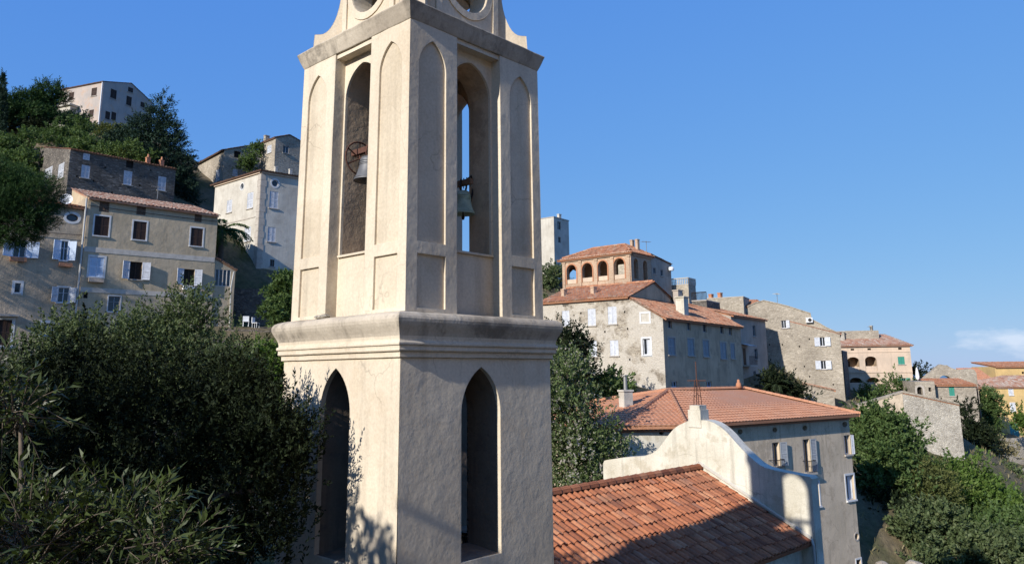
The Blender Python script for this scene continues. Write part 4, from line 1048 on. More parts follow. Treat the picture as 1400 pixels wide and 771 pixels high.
# blue-grey annex behind it
A = C0+d*0.06+dl*0.9; zA = plane_hit(A, d, 1013, 428)[1]; C2, s2_, z2_ = along(A, d, 1046, 437)
H = House('house', 'blue grey shaded annex with a small balcony behind the large lime house', 'house', (A.x, A.y, -2), [M['bluegrey']], 'houses of the old village')
ze = z2_; w = H.wall(A, C2, zb, z=ze); H.wall(A+dl*7, A, zb, z=ze); H.wall(C2, C2+dl*7, zb, z=ze); H.wall(C2+dl*7, A+dl*7, zb, z=ze)
H.slope([ez(A, ze), ez(C2, ze), ez(C2+dl*5, ze+1.4), ez(A+dl*5, ze+1.4)], ov=0.3, sides=0.15, seed=75)
H.win(w, (1029, 445, 1033, 459.5), 'glass', paint=gp); H.win(w, (1031.5, 476.7, 1036, 491), 'glass', paint=gp); H.win(w, (1030, 507, 1033.5, 516), 'glass', paint=gp)
H.win(w, (1016, 476, 1020, 500), 'shutwood', paint=M['brownpaint'])
b0 = w.box_px((1014, 499, 1024, 501)); m_ = MB(); clampbox(m_, w, b0[0], b0[1], b0[2], b0[3], 0.0, 0.9); o = H.part(m_, 'balcony', M['trimgrey'])
m_ = MB(); zt_ = b0[3]
for i in range(9): q = b0[0]+(b0[2]-b0[0])*i/8; m_.tube([w.pt(q, zt_, 0.86), w.pt(q, zt_+0.85, 0.86)], 0.02, 5)
m_.tube([w.pt(b0[0], zt_+0.85, 0.86), w.pt(b0[2], zt_+0.85, 0.86)], 0.03, 5); m_.build('railing', M['iron'], o)
b0 = w.box_px((1013, 470, 1022, 473)); m_ = MB(); m_.face([w.pt(b0[0], b0[3], 0), w.pt(b0[2], b0[3], 0), w.pt(b0[2], b0[1], 1.0), w.pt(b0[0], b0[1], 1.0)]); m_.face([w.pt(b0[0], b0[3]-.04, 0), w.pt(b0[2], b0[3]-.04, 0), w.pt(b0[2], b0[1]-.04, 1.0), w.pt(b0[0], b0[1]-.04, 1.0)]); H.part(m_, 'awning', M['canvas'])
H.finish()

# rubble blocks on the skyline behind
def block(name_label, A, dl, d, pxL, pxR, py, zb, mat, top='jag', seed=0, wins=(), winsL=()):
    L0, sl, _z = along(A, dl, pxL, py); C0, sc, _z = along(A, d, pxR, py)
    H = House('house', name_label, 'house', (A.x, A.y, zb+2), [mat], 'houses of the old village')
    w = H.wall(A, C0, zb, z=A.z); wl = H.wall(L0, A, zb, z=A.z); H.wall(C0, C0+dl*sl, zb, z=A.z); H.wall(C0+dl*sl, L0, zb, z=A.z)
    m_ = MB(); c4 = [ez(L0, A.z), A, ez(C0, A.z), ez(C0+dl*sl, A.z)]; cc = sum(c4, Vector())/4
    up_ = Vector((0, 0, 0.10)); top_ = [cc+(q-cc)*1.02+up_ for q in c4]; bt = [cc+(q-cc)*1.02+Vector((0, 0, 0.003)) for q in c4]
    m_.face(top_)
    for k in range(4): m_.face([bt[k], bt[(k+1) % 4], top_[(k+1) % 4], top_[k]])
    H.part(m_, 'terrace_roof', M['trimgrey'])
    return H, w, wl, c4
H, w, wl, c4 = block('small stone terrace block with a balustrade right of the belvedere', hp(941, 389, 88), dirv(-50), dirv(36), 917, 951, 391, 0, M['stone'])
m_ = MB()
for (a_, b_) in ((c4[0], c4[1]), (c4[1], c4[2])):
    nb = int((b_-a_).length/0.22)
    for i in range(nb+1): q = a_+(b_-a_)*(i/nb); m_.tube([q+Vector((0, 0, .1)), q+Vector((0, 0, .35)), q+Vector((0, 0, .75))], [0.05, 0.07, 0.04], 5)
    m_.tube([a_+Vector((0, 0, .78)), b_+Vector((0, 0, .78))], 0.07, 6)
H.part(m_, 'balustrade', M['paleplaster']); H.win(wl, (929, 400, 934, 413), 'hole'); H.finish()
H, w, wl, c4 = block('blank grey rubble block on the skyline above the blue grey annex', hp(1016, 406, 92), dirv(-62), dirv(28), 966, 1024, 407, -2, M['stone'])
H.chimney(c4[0]+(c4[1]-c4[0])*0.35+dirv(28)*0.5, 0.5, 0.6, M['terracotta']); H.chimney(c4[0]+(c4[1]-c4[0])*0.1+dirv(28)*0.5, 0.5, 0.5, M['terracotta']); H.finish()
H, w, wl, c4 = block('low stone stump with balcony railing behind the white chimney', hp(966, 411, 80), dirv(-60), dirv(33), 946, 984, 413, -2, M['darkstone'])
m_ = MB()
a_, b_ = c4[0], c4[1]
for i in range(13): q = a_+(b_-a_)*(i/12); m_.tube([q+Vector((0, 0, .1)), q+Vector((0, 0, .9))], 0.035, 5)
m_.tube([a_+Vector((0, 0, .9)), b_+Vector((0, 0, .9))], 0.05, 5); H.part(m_, 'balustrade', M['iron']); H.finish()

# tall rubble house (two joined volumes)
A = hp(1148, 455, 84); dl = dirv(-68); d = dirv(22)
L0, sl, zL = along(A, dl, 1022, 417)
def wp(px, py): s, z = plane_hit(A, dl, px, py); return (sl-s, z)
H = House('house', 'tall grey rubble house with ragged sloping top, white shutters and an air conditioner', 'house', (A.x, A.y, -4), [M['stone']], 'houses of the old village')
zb = -9
tops = [(0, wp(1023, 418)[1]), wp(1033, 413), wp(1044, 410), wp(1060, 413.5), wp(1078, 418), wp(1095, 423.5), wp(1108, 427.5), wp(1110, 436), wp(1120, 441), wp(1130, 447), (sl, A.z)]
wl = H.wall(L0, A, zb, tops); C0 = xy(A)+d*9; w = H.wall(A, C0, zb, z=A.z)
H.wall(C0, C0+dl*sl, zb, z=A.z); H.wall(C0+dl*sl, L0, zb, z=A.z+0.3)
m_ = MB()
for i in range(len(tops)-1):
    (a0, z0), (a1, z1) = tops[i], tops[i+1]
    m_.face([wl.pt(a0, z0, 0.08), wl.pt(a1, z1, 0.08), wl.pt(a1, z1, -0.6), wl.pt(a0, z0, -0.6)]); m_.face([wl.pt(a0, z0, 0.08), wl.pt(a1, z1, 0.08), wl.pt(a1, z1-0.12, 0.08), wl.pt(a0, z0-0.12, 0.08)])
    m_.face([wl.pt(a0, z0, -0.6), wl.pt(a1, z1, -0.6), wl.pt(a1, zb, -0.6), wl.pt(a0, zb, -0.6)])
H.part(m_, 'coping', M['stone'])
H.slope([ez(A, A.z), ez(C0, A.z), ez(C0+dl*5, A.z+1.5), ez(xy(A)+dl*5, A.z+1.5)], ov=0.2, sides=0, seed=81)
H.roofmat = M['tile_pale']
H.win(wl, (1068.5, 438, 1075, 448.5), 'openR', lw=0.35); H.win(wl, (1121, 461, 1128, 473), 'open', lw=0.55); H.win(wl, (1122.5, 493, 1129.5, 504.5), 'open', lw=0.55)
m_ = MB(); b0 = wl.box_px((1102, 434.5, 1111, 441)); clampbox(m_, wl, *b0, 0.02, 0.38); o = H.part(m_, 'air_conditioner', M['plastic'])
m_ = MB(); m_.tube([wl.pt(b0[0]*0.4+b0[2]*0.6, (b0[1]+b0[3])/2, 0.375), wl.pt(b0[0]*0.4+b0[2]*0.6, (b0[1]+b0[3])/2, 0.39)], 0.2, 14); m_.build('fan_grille', M['iron'], o)
rng = random.Random(5)
for i in range(16):
    px = rng.uniform(1050, 1140); py = rng.uniform(452, 535)
    if any(a_-4 < px < b_+4 and c_-4 < py < e_+4 for a_, c_, b_, e_ in ((1066, 436, 1078, 450), (1112, 458, 1137, 475), (1114, 490, 1138, 506))): continue
    H.win(wl, (px, py, px+1.7, py+2.2), 'hole', depth=0.3)
H.finish()
# small red roofed house peeping out on the skyline
A = hp(1016, 418.5, 93); d = dirv(95); C0, sc, _z = along(A, d, 1046, 418.5); bk = dirv(5); zt_ = plane_hit(xy(A)+bk*4, d, 1030, 410)[1]
H = House('house', 'small red roofed house peeping over the skyline left of the tall rubble house', 'house', (A.x, A.y, 0), [M['stone']], 'houses of the old village')
H.wall(A, C0, -4, z=A.z); H.wall(xy(A)+bk*4, A, -4, [(0, zt_), (4, A.z)]); H.wall(C0, C0+bk*4, -4, [(0, A.z), (4, zt_)]); H.wall(C0+bk*4, xy(A)+bk*4, -4, z=zt_)
H.slope([ez(xy(A), A.z), ez(C0, A.z), ez(C0+bk*4, zt_), ez(xy(A)+bk*4, zt_)], ov=0.2, sides=0.1, seed=84); H.finish()
# stone buttress / shed at its foot and turret strip
A = hp(1140, 533, 80); dl2 = dirv(-70); d2 = dirv(20)
L0, sl, zL = along(A, dl2, 1098, 528); 
H = House('shed', 'low rubble lean-to with a tiled top at the foot of the tall rubble house', 'shed', (A.x, A.y, -5), [M['stone']])
zt_ = plane_hit(A, dl2, 1108, 529)[1]
C0, sc, _z = along(A, d2, 1150, 535); sc = max(sc, 2.0); C0 = xy(A)+d2*sc
H.wall(L0, A, -10, [(0, zt_+0.4), (sl, A.z)]); H.wall(A, C0, -10, z=A.z); H.wall(C0, C0+dl2*sl, -10, z=A.z); H.wall(C0+dl2*sl, L0, -10, z=zt_+0.4)
H.slope([ez(xy(A), A.z), ez(C0, A.z), ez(C0+dl2*sl, zt_+0.4), ez(L0, zt_+0.4)], ov=0.2, sides=0.1, seed=83); H.finish()
H, w, wl, c4 = block('thin shaded stone turret between the tall rubble house and the loggia house', hp(1152, 480, 90), dirv(-60), dirv(28), 1142, 1158, 481, -8, M['darkstone'])
H.finish()

# faded rose house with loggias
A = hp(1243.5, 470, 98); L0 = horiz(A, 1142, 472); dl = xy(L0-A).normalized(); dl = dirv(-80); L0, sl, _z = along(A, dl, 1142, 471)
d = perp(dl, -1)
H = House('house', 'faded rose house with two storeys of arched loggias and green shutters', 'house', (A.x, A.y, -4), [M['palerose']], 'houses of the old village')
zb = -9; ze = A.z; C0 = xy(A)+d*8
wl = H.wall(L0, A, zb, z=ze); w = H.wall(A, C0, zb, z=ze); H.wall(C0, C0+dl*sl, zb, z=ze); H.wall(C0+dl*sl, L0, zb, z=ze)
for r in ((1158.5, 488, 1175.4, 507.5), (1183, 487, 1199, 506.5), (1162, 516, 1179, 529), (1185.5, 515.6, 1203, 528.4)):
    b = wl.box_px(r); wl.holes.append((roundarch(b[0], b[2], b[1], b[3], k=(b[2]-b[0])*0.34), 0.35))
    m_ = MB(); x0, x1, z0, z1 = b[0]-0.05, b[2]+0.05, b[1]-0.05, b[3]+0.05
    back = -1.9
    m_.face([wl.pt(x0, z0, back), wl.pt(x1, z0, back), wl.pt(x1, z1, back), wl.pt(x0, z1, back)])
    for (p, q) in (((x0, z0), (x1, z0)), ((x1, z0), (x1, z1)), ((x1, z1), (x0, z1)), ((x0, z1), (x0, z0))):
        m_.face([wl.pt(*p, -0.351), wl.pt(*q, -0.351), wl.pt(*q, back), wl.pt(*p, back)])
    o = H.part(m_, 'loggia', M['brownplaster'])
    m_ = MB(); clampbox(m_, wl, b[0]+0.02, b[1], b[2]-0.02, b[1]+0.55, -0.3, -0.12); m_.build('parapet', M['palerose'], o)
    m_ = MB(); clampbox(m_, wl, b[0]+0.15*(b[2]-b[0]), b[1]+0.02, b[0]+0.5*(b[2]-b[0]), b[3]-0.5, back+0.01, back+0.06); m_.build('door', M['brownpaint'], o)
H.win(wl, (1227.7, 487.5, 1236.8, 498), 'shut', paint=M['greenpaint']); H.win(wl, (1233, 516.5, 1239, 527), 'open', paint=M['greenpaint'], lw=0.45)
for r in ((1163, 476.5, 1168, 479), (1186, 476, 1191, 478.5), (1228, 475, 1233, 478)): H.win(wl, r, 'hole')
m_ = MB(); z0 = wl.sz(1200, 509.5)[1]; clampbox(m_, wl, 0, z0, wl.L, z0+0.16, 0, 0.08); z0 = wl.sz(1200, 481.5)[1]; clampbox(m_, wl, 0, z0, wl.L, z0+0.12, 0, 0.06); H.part(m_, 'string_course', M['palerose'])
m_ = MB(); clampbox(m_, wl, -0.1, ze-0.3, wl.L+0.1, ze-0.03, 0, 0.22); H.part(m_, 'eaves_moulding', M['palerose'])
H.roofmat = M['tile_pale']; zr = ze+1.4
R1 = ez(xy(L0)-dl*(sl*0.18)+d*4, zr); R2 = ez(xy(A)+dl*(sl*0.2)+d*4, zr); p4 = [ez(L0, ze), ez(xy(A), ze), ez(C0, ze), ez(C0+dl*sl, ze)]
H.slope([p4[0], p4[1], R2, R1], ov=0.35, sides=0.03, seed=91); H.slope([p4[1], p4[2], R2], ov=0.35, sides=0.03, seed=92); H.slope([p4[2], p4[3], R1, R2], ov=0.35, sides=0.03, seed=93); H.slope([p4[3], p4[0], R1], ov=0.35, sides=0.03, seed=94)
q = R1-dl*0.8; m_ = MB(); m_.box(ez(xy(L0)-dl*3.6+d*2.6, ze+1.1), dl*2.3, d*0.5, Vector((0, 0, 0.75))); H.part(m_, 'attic_wall', M['stone'])
H.chimney(ez(xy(L0)-dl*1.2+d*2, ze+0.2), 0.9, 1.5, M['lightstone'], 0, 10); H.chimney(ez(xy(L0)-dl*5.2+d*2.6, ze+1.8), 0.35, 0.6, M['lightstone'])
H.finish()

# near barn: part stuccoed, part bare whitewashed rubble
A = hp(1234, 535.5, 72); dg = dirv(-84)
s0, zl0 = plane_hit(A, dg, 1172, 554); s1, zr0 = plane_hit(A, dg, 1311, 552); zb_ = -12
L0 = xy(A)+dg*s0; C0 = xy(A)+dg*s1; bk = perp(dg, -1)
H = House('barn', 'whitewashed rubble barn gable with its left half smooth stucco in the green valley', 'barn', (A.x, A.y, -8), [M['lightstone']])
wl = H.wall(L0, C0, zb_, [(0, zl0), (s0, A.z), (s0-s1, zr0)]); Ls = wl.L
H.wall(C0, C0+bk*8, zb_, [(0, zr0), (8, zr0-2.4)]); H.wall(C0+bk*8, L0+bk*8, zb_, [(0, zr0-2.4), (-s1, A.z-2.4), (s0-s1, zl0-2.4)]); H.wall(L0+bk*8, L0, zb_, [(0, zl0-2.4), (8, zl0)])
m_ = MB(); m_.plate(wl.pt, [(0.0, zb_), (s0-0.05, zb_), (s0-0.05, A.z-0.06), (0.0, zl0-0.06)], [], 0.05, rim=True, off=0.05); H.part(m_, 'stucco_render', M['stucco'])
H.roofmat = M['tile_old']
H.slope([ez(L0+bk*8, zl0-2.4), ez(L0, zl0), ez(xy(A), A.z), ez(xy(A)+bk*8, A.z-2.4)], ov=0.05, sides=-0.02, seed=101); H.slope([ez(C0, zr0), ez(C0+bk*8, zr0-2.4), ez(xy(A)+bk*8, A.z-2.4), ez(xy(A), A.z)], ov=0.05, sides=-0.02, seed=102)
m_ = MB(); 
for (p, q) in (((0, zl0), (s0, A.z)), ((s0, A.z), (Ls, zr0))):
    m_.face([wl.pt(p[0], p[1]+0.1, 0.1), wl.pt(q[0], q[1]+0.1, 0.1), wl.pt(q[0], q[1]+0.1, -0.4), wl.pt(p[0], p[1]+0.1, -0.4)]); m_.face([wl.pt(p[0], p[1]+0.1, 0.1), wl.pt(q[0], q[1]+0.1, 0.1), wl.pt(q[0], q[1]-0.08, 0.1), wl.pt(p[0], p[1]-0.08, 0.1)])
H.part(m_, 'coping', M['stone']); H.finish()
barn_wall = wl

# stone house with one green shutter
A = hp(1334, 525.5, 88); dl = dirv(-80); d = perp(dl, -1); L0, sl, zl_ = along(A, dl, 1276, 525); C0 = xy(A)+d*7; zb = -12
H = House('house', 'low grey stone house with one green shutter and a red tiled eave', 'house', (A.x, A.y, -8), [M['stone']], 'houses of the old village')
wl = H.wall(L0, A, zb, z=A.z); H.wall(A, C0, zb, z=A.z); H.wall(C0, C0+dl*sl, zb, z=A.z); H.wall(C0+dl*sl, L0, zb, z=A.z)
H.slope([ez(L0, A.z), ez(xy(A), A.z), ez(C0-d*2, A.z+0.62), ez(C0-d*2+dl*sl, A.z+0.62)], ov=0.25, sides=0.1, seed=111)
H.win(wl, (1297.5, 527.5, 1305, 541), 'shut', paint=M['greenpaint']); H.win(wl, (1286, 543, 1288, 546), 'hole'); H.finish()
A = hp(1276.5, 521, 87.6); L0, sl, zl_ = along(A, dl, 1250, 520); C0 = xy(A)+d*5
H = House('house', 'grey stone annex with a dark arched doorway left of the green shutter house', 'house', (A.x-1, A.y, -8), [M['stone']], 'houses of the old village')
wl = H.wall(L0, xy(A)-dl*0.05, zb, z=A.z); H.wall(C0+dl*sl, L0, zb, z=A.z); H.wall(C0, C0+dl*sl, zb, z=A.z); H.wall(A, C0, zb, z=A.z)
b = wl.box_px((1253.8, 528.5, 1261.5, 540)); H.win(wl, None, 'hole', arch='round', sz=b, depth=0.5, trim=M['trimgrey'], trimw=0.2)
H.win(wl, (1269.5, 529.5, 1273.5, 535), 'hole', depth=0.3)
m_ = MB(); m_.face([ez(L0, A.z+0.02), ez(xy(A), A.z+0.02), ez(C0, A.z+0.02), ez(C0+dl*sl, A.z+0.02)]); H.part(m_, 'terrace_roof', M['trimgrey']); H.finish()
# ruin with an arched gap
A = hp(1336, 512, 95); dl = dirv(-80); L0, sl, _z = along(A, dl, 1262, 520)
rs = thing('ruin', 'ruined grey stone wall with a broken arch behind the green shutter house', 'ruin', (A.x, A.y, -8))
wr = Wall(L0, A, -10, [(0, 0), (1, 0)])
tp = [wr.sz(*p) for p in ((1262, 518), (1268, 512), (1274, 507.6), (1280, 502), (1286, 497.8), (1291, 499), (1294.5, 499), (1300, 502.5), (1308, 505), (1316, 505), (1325, 504), (1331.5, 504.5), (1335, 510))]
b = wr.box_px((1283, 513, 1301, 524)); m_ = MB()
m_.plate(wr.pt, [(tp[0][0], -10), (tp[-1][0], -10)]+tp[::-1], [roundarch(b[0], b[2], b[1], b[3], k=(b[3]-b[1])*0.8)], 0.8, rim=True, back=True); m_.build('wall', M['stone'], rs)
# yellow house at the right edge
A = hp(1337, 528, 103); dl = dirv(-84); d = dirv(96); C0, sc, _z = along(A, d, 1440, 520); bk = dirv(6)
H = House('house', 'yellow ochre house with white shutters and red hipped roofs at the right edge', 'house', (A.x+4, A.y, -10), [M['yellow']], 'houses of the old village')
zb = -16; ze = A.z
w = H.wall(A, C0, zb, z=ze); H.wall(xy(A)+bk*8, A, zb, z=ze); H.wall(C0, C0+bk*8, zb, z=ze); H.wall(C0+bk*8, xy(A)+bk*8, zb, z=ze)
pkp, s_, z_ = along(xy(A)+bk*3.5, d, 1370, 511)
PK = ez(pkp, ze+1.3); pr_, s_, z_ = along(xy(A)+bk*3.5, d, 1432, 511); PR = ez(pr_, ze+1.3)
H.roofmat = M['tile_pale']
p4 = [ez(xy(A), ze), ez(C0, ze), ez(C0+bk*7, ze), ez(xy(A)+bk*7, ze)]
H.slope([p4[0], p4[1], PR, PK], ov=0.3, sides=0.03, seed=121); H.slope([p4[3], p4[0], PK], ov=0.3, sides=0.03, seed=122); H.slope([p4[1], p4[2], PR], ov=0.3, sides=0.03, seed=123); H.slope([p4[2], p4[3], PK, PR], ov=0.3, sides=0.03, seed=124)
for r in ((1379.5, 529.5, 1384.5, 540), (1382, 551, 1387.5, 562)): H.win(w, r, 'shut', arch=None, trim=M['trim'])
H.win(w, (1381, 578, 1393, 601), 'shutwood', paint=M['tealpaint'], sill=False, label='teal double door at street level'); H.win(w, (1386, 566, 1390, 573), 'glass')
H.finish()
A = hp(1360, 501, 113); C0, sc, _z = along(A, d, 1445, 500); 
H = House('house', 'taller ochre block with a flat tiled eave rising behind the yellow house', 'house', (A.x+4, A.y, -10), [M['yellow']], 'houses of the old village')
w = H.wall(A, C0, zb, z=A.z); H.wall(xy(A)+bk*7, A, zb, z=A.z); H.wall(C0, C0+bk*7, zb, z=A.z); H.wall(C0+bk*7, xy(A)+bk*7, zb, z=A.z)
H.slope([ez(xy(A), A.z), ez(C0, A.z), ez(C0+bk*7, A.z+0.7), ez(xy(A)+bk*7, A.z+0.7)], ov=0.3, sides=0.1, seed=126)
H.win(w, (1397, 508, 1400.5, 511), 'hole'); H.finish()
A = hp(1332, 522, 110); C0, sc, _z = along(A, d, 1362, 522); zt_ = plane_hit(xy(A)+bk*5, d, 1350, 503)[1]
H = House('house', 'small house with a bright red sloping roof left of the ochre block', 'house', (A.x, A.y, -10), [M['yellow']], 'houses of the old village')
H.wall(A, C0, zb, z=A.z); H.wall(xy(A)+bk*5, A, zb, [(0, zt_), (5, A.z)]); H.wall(C0, C0+bk*5, zb, [(0, A.z), (5, zt_)]); H.wall(C0+bk*5, xy(A)+bk*5, zb, z=zt_)
H.roofmat = M['tile_new']; H.slope([ez(xy(A), A.z), ez(C0, A.z), ez(C0+bk*5, zt_), ez(xy(A)+bk*5, zt_)], ov=0.3, sides=0.1, seed=127); H.finish()

# ------------------------------------------------------------------ stucco house with the hipped roof behind the church
zE_ = hp(993, 578, 42).z
def onz(px, py): r = ray(px, py); return r*(zE_/r.z)
Bq = onz(1176, 566); d = xy(Bq-onz(993, 578)).normalized()
A, sA, _z = along(onz(993, 578), d, 939, 584); A = ez(A, zE_)
Lq = onz(846, 583); bk = perp(d)
BL = hp(812, 562, 55); BL = ez(xy(Lq)+bk*11.5-d*0.3, zE_); BR = ez(xy(Bq)+bk*10.5, zE_)
H = House('house', 'grey stucco house with a broad new orange hipped roof behind the church gable', 'house', (A.x+6, A.y+4, -13), [M['stucco'], M['white_wall']], 'houses of the old village')
zb = -18; wz = zE_-0.12
# walls stand back from the eave
def inset(p, q, r_, k=0.58):
    a = xy(q-p).normalized(); b = xy(r_-p).normalized(); return xy(p)+(a+b)*k
P_A = xy(A)+d*0.25+bk*0.58; P_B = xy(Bq)-d*0.36+bk*0.58; P_L = inset(Lq, A, BL); P_BL = inset(BL, Lq, BR); P_BR = inset(BR, Bq, BL)
w = H.wall(P_A, P_B, zb, z=wz); wl = H.wall(P_L, P_A, zb, z=wz, mi=1); H.wall(P_B, P_BR, zb, z=wz); H.wall(P_BR, P_BL, zb, z=wz); H.wall(P_BL, P_L, zb, z=wz)
r1 = hp(914.7, 533.4, 48.0); zr = r1.z; rr_ = ray(1017.7, 531); r2 = rr_*(zr/rr_.z)
H.roofmat = M['tile_new']
kw = dict(ov=0.0, sides=0.02, tw=0.27, tl=0.40, amp=0.03, jitter=0.004)
r1L = r1
H.slope([A, ez(Bq, zE_), r2, r1], seed=131, **kw); H.slope([ez(Lq, zE_), A, r1], seed=132, **kw); H.slope([BL, ez(Lq, zE_), r1], seed=133, **kw)
H.slope([ez(Bq, zE_), BR, r2], seed=134, **kw); H.slope([BR, BL, r1, r2], seed=135, **kw)
for a_, b_ in ((r1, r2), (A, r1), (Lq, r1), (BL, r1), (Bq, r2), (BR, r2)): ridge(H.roof, Vector(a_)+Vector((0, 0, 0.03)), Vector(b_)+Vector((0, 0, 0.03)), 0.13, 0.42)
# eave corbels: a row of tile ends under the eave
for ww in (w, wl):
    m_ = MB(); n_ = int(ww.L/0.24)
    for i in range(n_):
        q = (i+0.5)*ww.L/n_; m_.tube([ww.pt(q, wz-0.05, 0.0), ww.pt(q, wz+0.0, 0.30)], 0.085, 7)
    clampbox(m_, ww, 0, wz-0.22, ww.L, wz-0.14, 0, 0.08)
    H.part(m_, 'tile_corbels', M['tile_old'])
H.win(w, (1056.5, 604.5, 1066, 637), 'openR', paint=M['greypaint'], lw=0.5, depth=0.25)
H.win(w, (1099, 600, 1108, 645), 'openR', paint=M['greypaint'], lw=0.5, depth=0.25, label='tall balcony door')
H.win(w, (1154.5, 594.5, 1163, 621), 'openR', paint=M['whitepaint'], lw=0.22, depth=0.25)
H.win(w, (1157, 649, 1170, 683), 'curtain', trim=M['trim'], trimw=0.12, depth=0.2)
H.win(w, (1110, 659, 1120, 692), 'curtain', trim=M['trim'], trimw=0.1, depth=0.2)
H.win(w, (1168.5, 728.5, 1175, 737.5), 'hole', arch='oval', trim=M['trimgrey'], trimw=0.08); H.win(w, (1171, 764, 1179, 778), 'hole', trim=M['trim'])
for (px, py) in ((1012, 590), (1059.5, 587.5), (1100.5, 585), (1155, 580)): H.win(w, (px-3.3, py-3.6, px+3.3, py+3.6), 'hole', arch='oval', depth=0.3)
H.win(wl, (901, 589.5, 907.5, 594), 'hole', arch='oval', depth=0.3)
for r in ((1052, 628, 1067, 638), (1098, 629, 1110, 646)):
    b0 = w.box_px(r); m_ = MB()
    for i in range(8): q = b0[0]+(b0[2]-b0[0])*i/7; m_.tube([w.pt(q, b0[1], 0.28), w.pt(q, b0[3], 0.28)], 0.014, 5)
    m_.tube([w.pt(b0[0], b0[3], 0.0), w.pt(b0[0], b0[3], 0.28), w.pt(b0[2], b0[3], 0.28), w.pt(b0[2], b0[3], 0.0)], 0.02, 5); m_.tube([w.pt(b0[0], b0[1], 0.0), w.pt(b0[0], b0[1], 0.28), w.pt(b0[2], b0[1], 0.28), w.pt(b0[2], b0[1], 0.0)], 0.02, 5)
    H.part(m_, 'balcony_railing', M['iron'])
b0 = w.box_px((1096, 645.5, 1111, 648)); m_ = MB(); clampbox(m_, w, *b0, 0, 0.36); H.part(m_, 'balcony', M['trimgrey'])
m_ = MB(); zc_ = w.sz(1100, 590)[1]; clampbox(m_, w, 0, zc_-0.05, w.L, zc_+0.03, 0, 0.03); H.part(m_, 'string_course', M['stucco'])
r_ = ray(856, 558); 
def on_plane(px, py, p, q, s):
    n_ = (q-p).cross(s-p); r = ray(px, py); return r*(n_.dot(p)/n_.dot(r))
c_ = on_plane(856, 556, BL, Vector((Lq.x, Lq.y, zE_)), r1); o = H.chimney(c_, 0.62, 0.85, M['paleplaster'], 0, 60)
m_ = MB(); m_.tube([c_+Vector((0, 0, .9)), c_+Vector((0, 0, 1.7))], 0.11, 10); m_.tube([c_+Vector((0, 0, 1.72)), c_+Vector((0, 0, 1.78))], 0.2, 10); m_.build('flue_pipe', M['zinc'], o)
m_ = MB(); c_ = r2-d*0.55; m_.lathe([(0.0, 0), (0.2, 0), (0.16, 0.28), (0.09, 0.36), (0.09, 0.5), (0, 0.55)], c_+Vector((0, 0, .05)), 12); H.part(m_, 'roof_vent', M['terracotta'], True)
H.finish()
stuc_wall = w

# ------------------------------------------------------------------ hillside, sea
CP = [(0, 0, -1.8), (0, -30, 0), (-25, -20, 6), (30, -30, -8), (-6, 6, -5.0), (0, 7, -6.5), (6, 8, -8), (-10, 14, -6.5), (-1.7, 14, -9.5), (-2, 22, -9), (8, 25, -10.5), (16, 20, -14), (12, 33, -13.5), (6, 36, -11.5), (3, 44, -9),
      (-16, 24, -3), (-14, 40, -1.0), (-24, 40, 0.5), (-32, 30, 4), (-60, 40, 14), (-85, 80, 24), (-60, 10, 12), (20, 42, -19), (25, 47, -18), (35, 30, -26), (60, 20, -40), (60, 45, -32), (90, 50, -48), (140, 60, -75), (250, 80, -140), (200, 200, -120), (300, 300, -170), (120, 160, -60), (90, 130, -28), (70, 140, -12), (0, 170, 0), (-60, 150, 30), (-85, 125, 33), (-140, 150, 30), (-200, 60, 50), (-120, -60, 40), (-30, 125, 20), (-20, 100, 14), (100, -80, -70), (200, -100, -120), (60, 230, -30), (-100, 300, -20), (0, 300, -60)]
def cp(px, py, Y, dz=0.0):
    p = hp(px, py, Y); CP.append((p.x, p.y, p.z+dz))
for a in ((-60, 476, 56), (40, 476, 59), (150, 474, 61), (300, 474, 64, ), (345, 466, 65.5), (300, 474, 58), (345, 398, 74, 0.3), (400, 398, 76), (335, 441, 70.8), (385, 444, 71.6), (330, 446, 68), (380, 449, 69), (300, 330, 76), (160, 290, 76.5), (240, 296, 83), (60, 275, 78), (290, 285, 95), (330, 270, 97),
          (100, 172, 106), (160, 175, 108), (210, 190, 112), (20, 186, 96), (60, 205, 88), (150, 205, 92), (210, 245, 90), (20, 240, 80), (0, 330, 62),
          (800, 548, 60), (880, 548, 57), (940, 552, 58), (1000, 545, 70), (1050, 540, 76), (1098, 552, 80), (1150, 562, 80), (1165, 545, 96), (1165, 552, 90), (1195, 545, 96), (1200, 552, 90), (1230, 545, 95), (1215, 560, 82), (1240, 552, 90), (1190, 565, 80), (860, 420, 86), (800, 420, 92), (755, 385, 100), (930, 430, 88), (1030, 440, 95),
          (1200, 585, 70), (1262, 628, 69), (1316, 616, 73), (1290, 580, 86), (1330, 600, 85), (1380, 607, 99), (1340, 610, 92), (1225, 690, 60), (1270, 695, 57), (1320, 650, 70), (1390, 640, 84), (1390, 690, 66), (1330, 740, 56), (1240, 810, 50), (1390, 771, 52), (1200, 880, 46), (1430, 560, 118)):
    cp(*a)
CPA = np.array(CP)
def solve_rbf(P):
    D = np.sqrt(((P[:, None, :2]-P[None, :, :2])**2).sum(-1)+4.0)
    n = len(P); A_ = np.zeros((n+3, n+3)); A_[:n, :n] = D+np.eye(n)*0.0; A_[:n, n:] = np.c_[np.ones(n), P[:, :2]]; A_[n:, :n] = A_[:n, n:].T
    return np.linalg.lstsq(A_, np.r_[P[:, 2], 0, 0, 0], rcond=None)[0]
WR = solve_rbf(CPA)
def ground(x, y):
    x = np.atleast_1d(np.asarray(x, float)); y = np.atleast_1d(np.asarray(y, float)); n = len(CPA)
    D = np.sqrt((x[:, None]-CPA[None, :, 0])**2+(y[:, None]-CPA[None, :, 1])**2+4.0)
    return D@WR[:n]+WR[n]+WR[n+1]*x+WR[n+2]*y
def gz(x, y): return float(ground(x, y)[0])
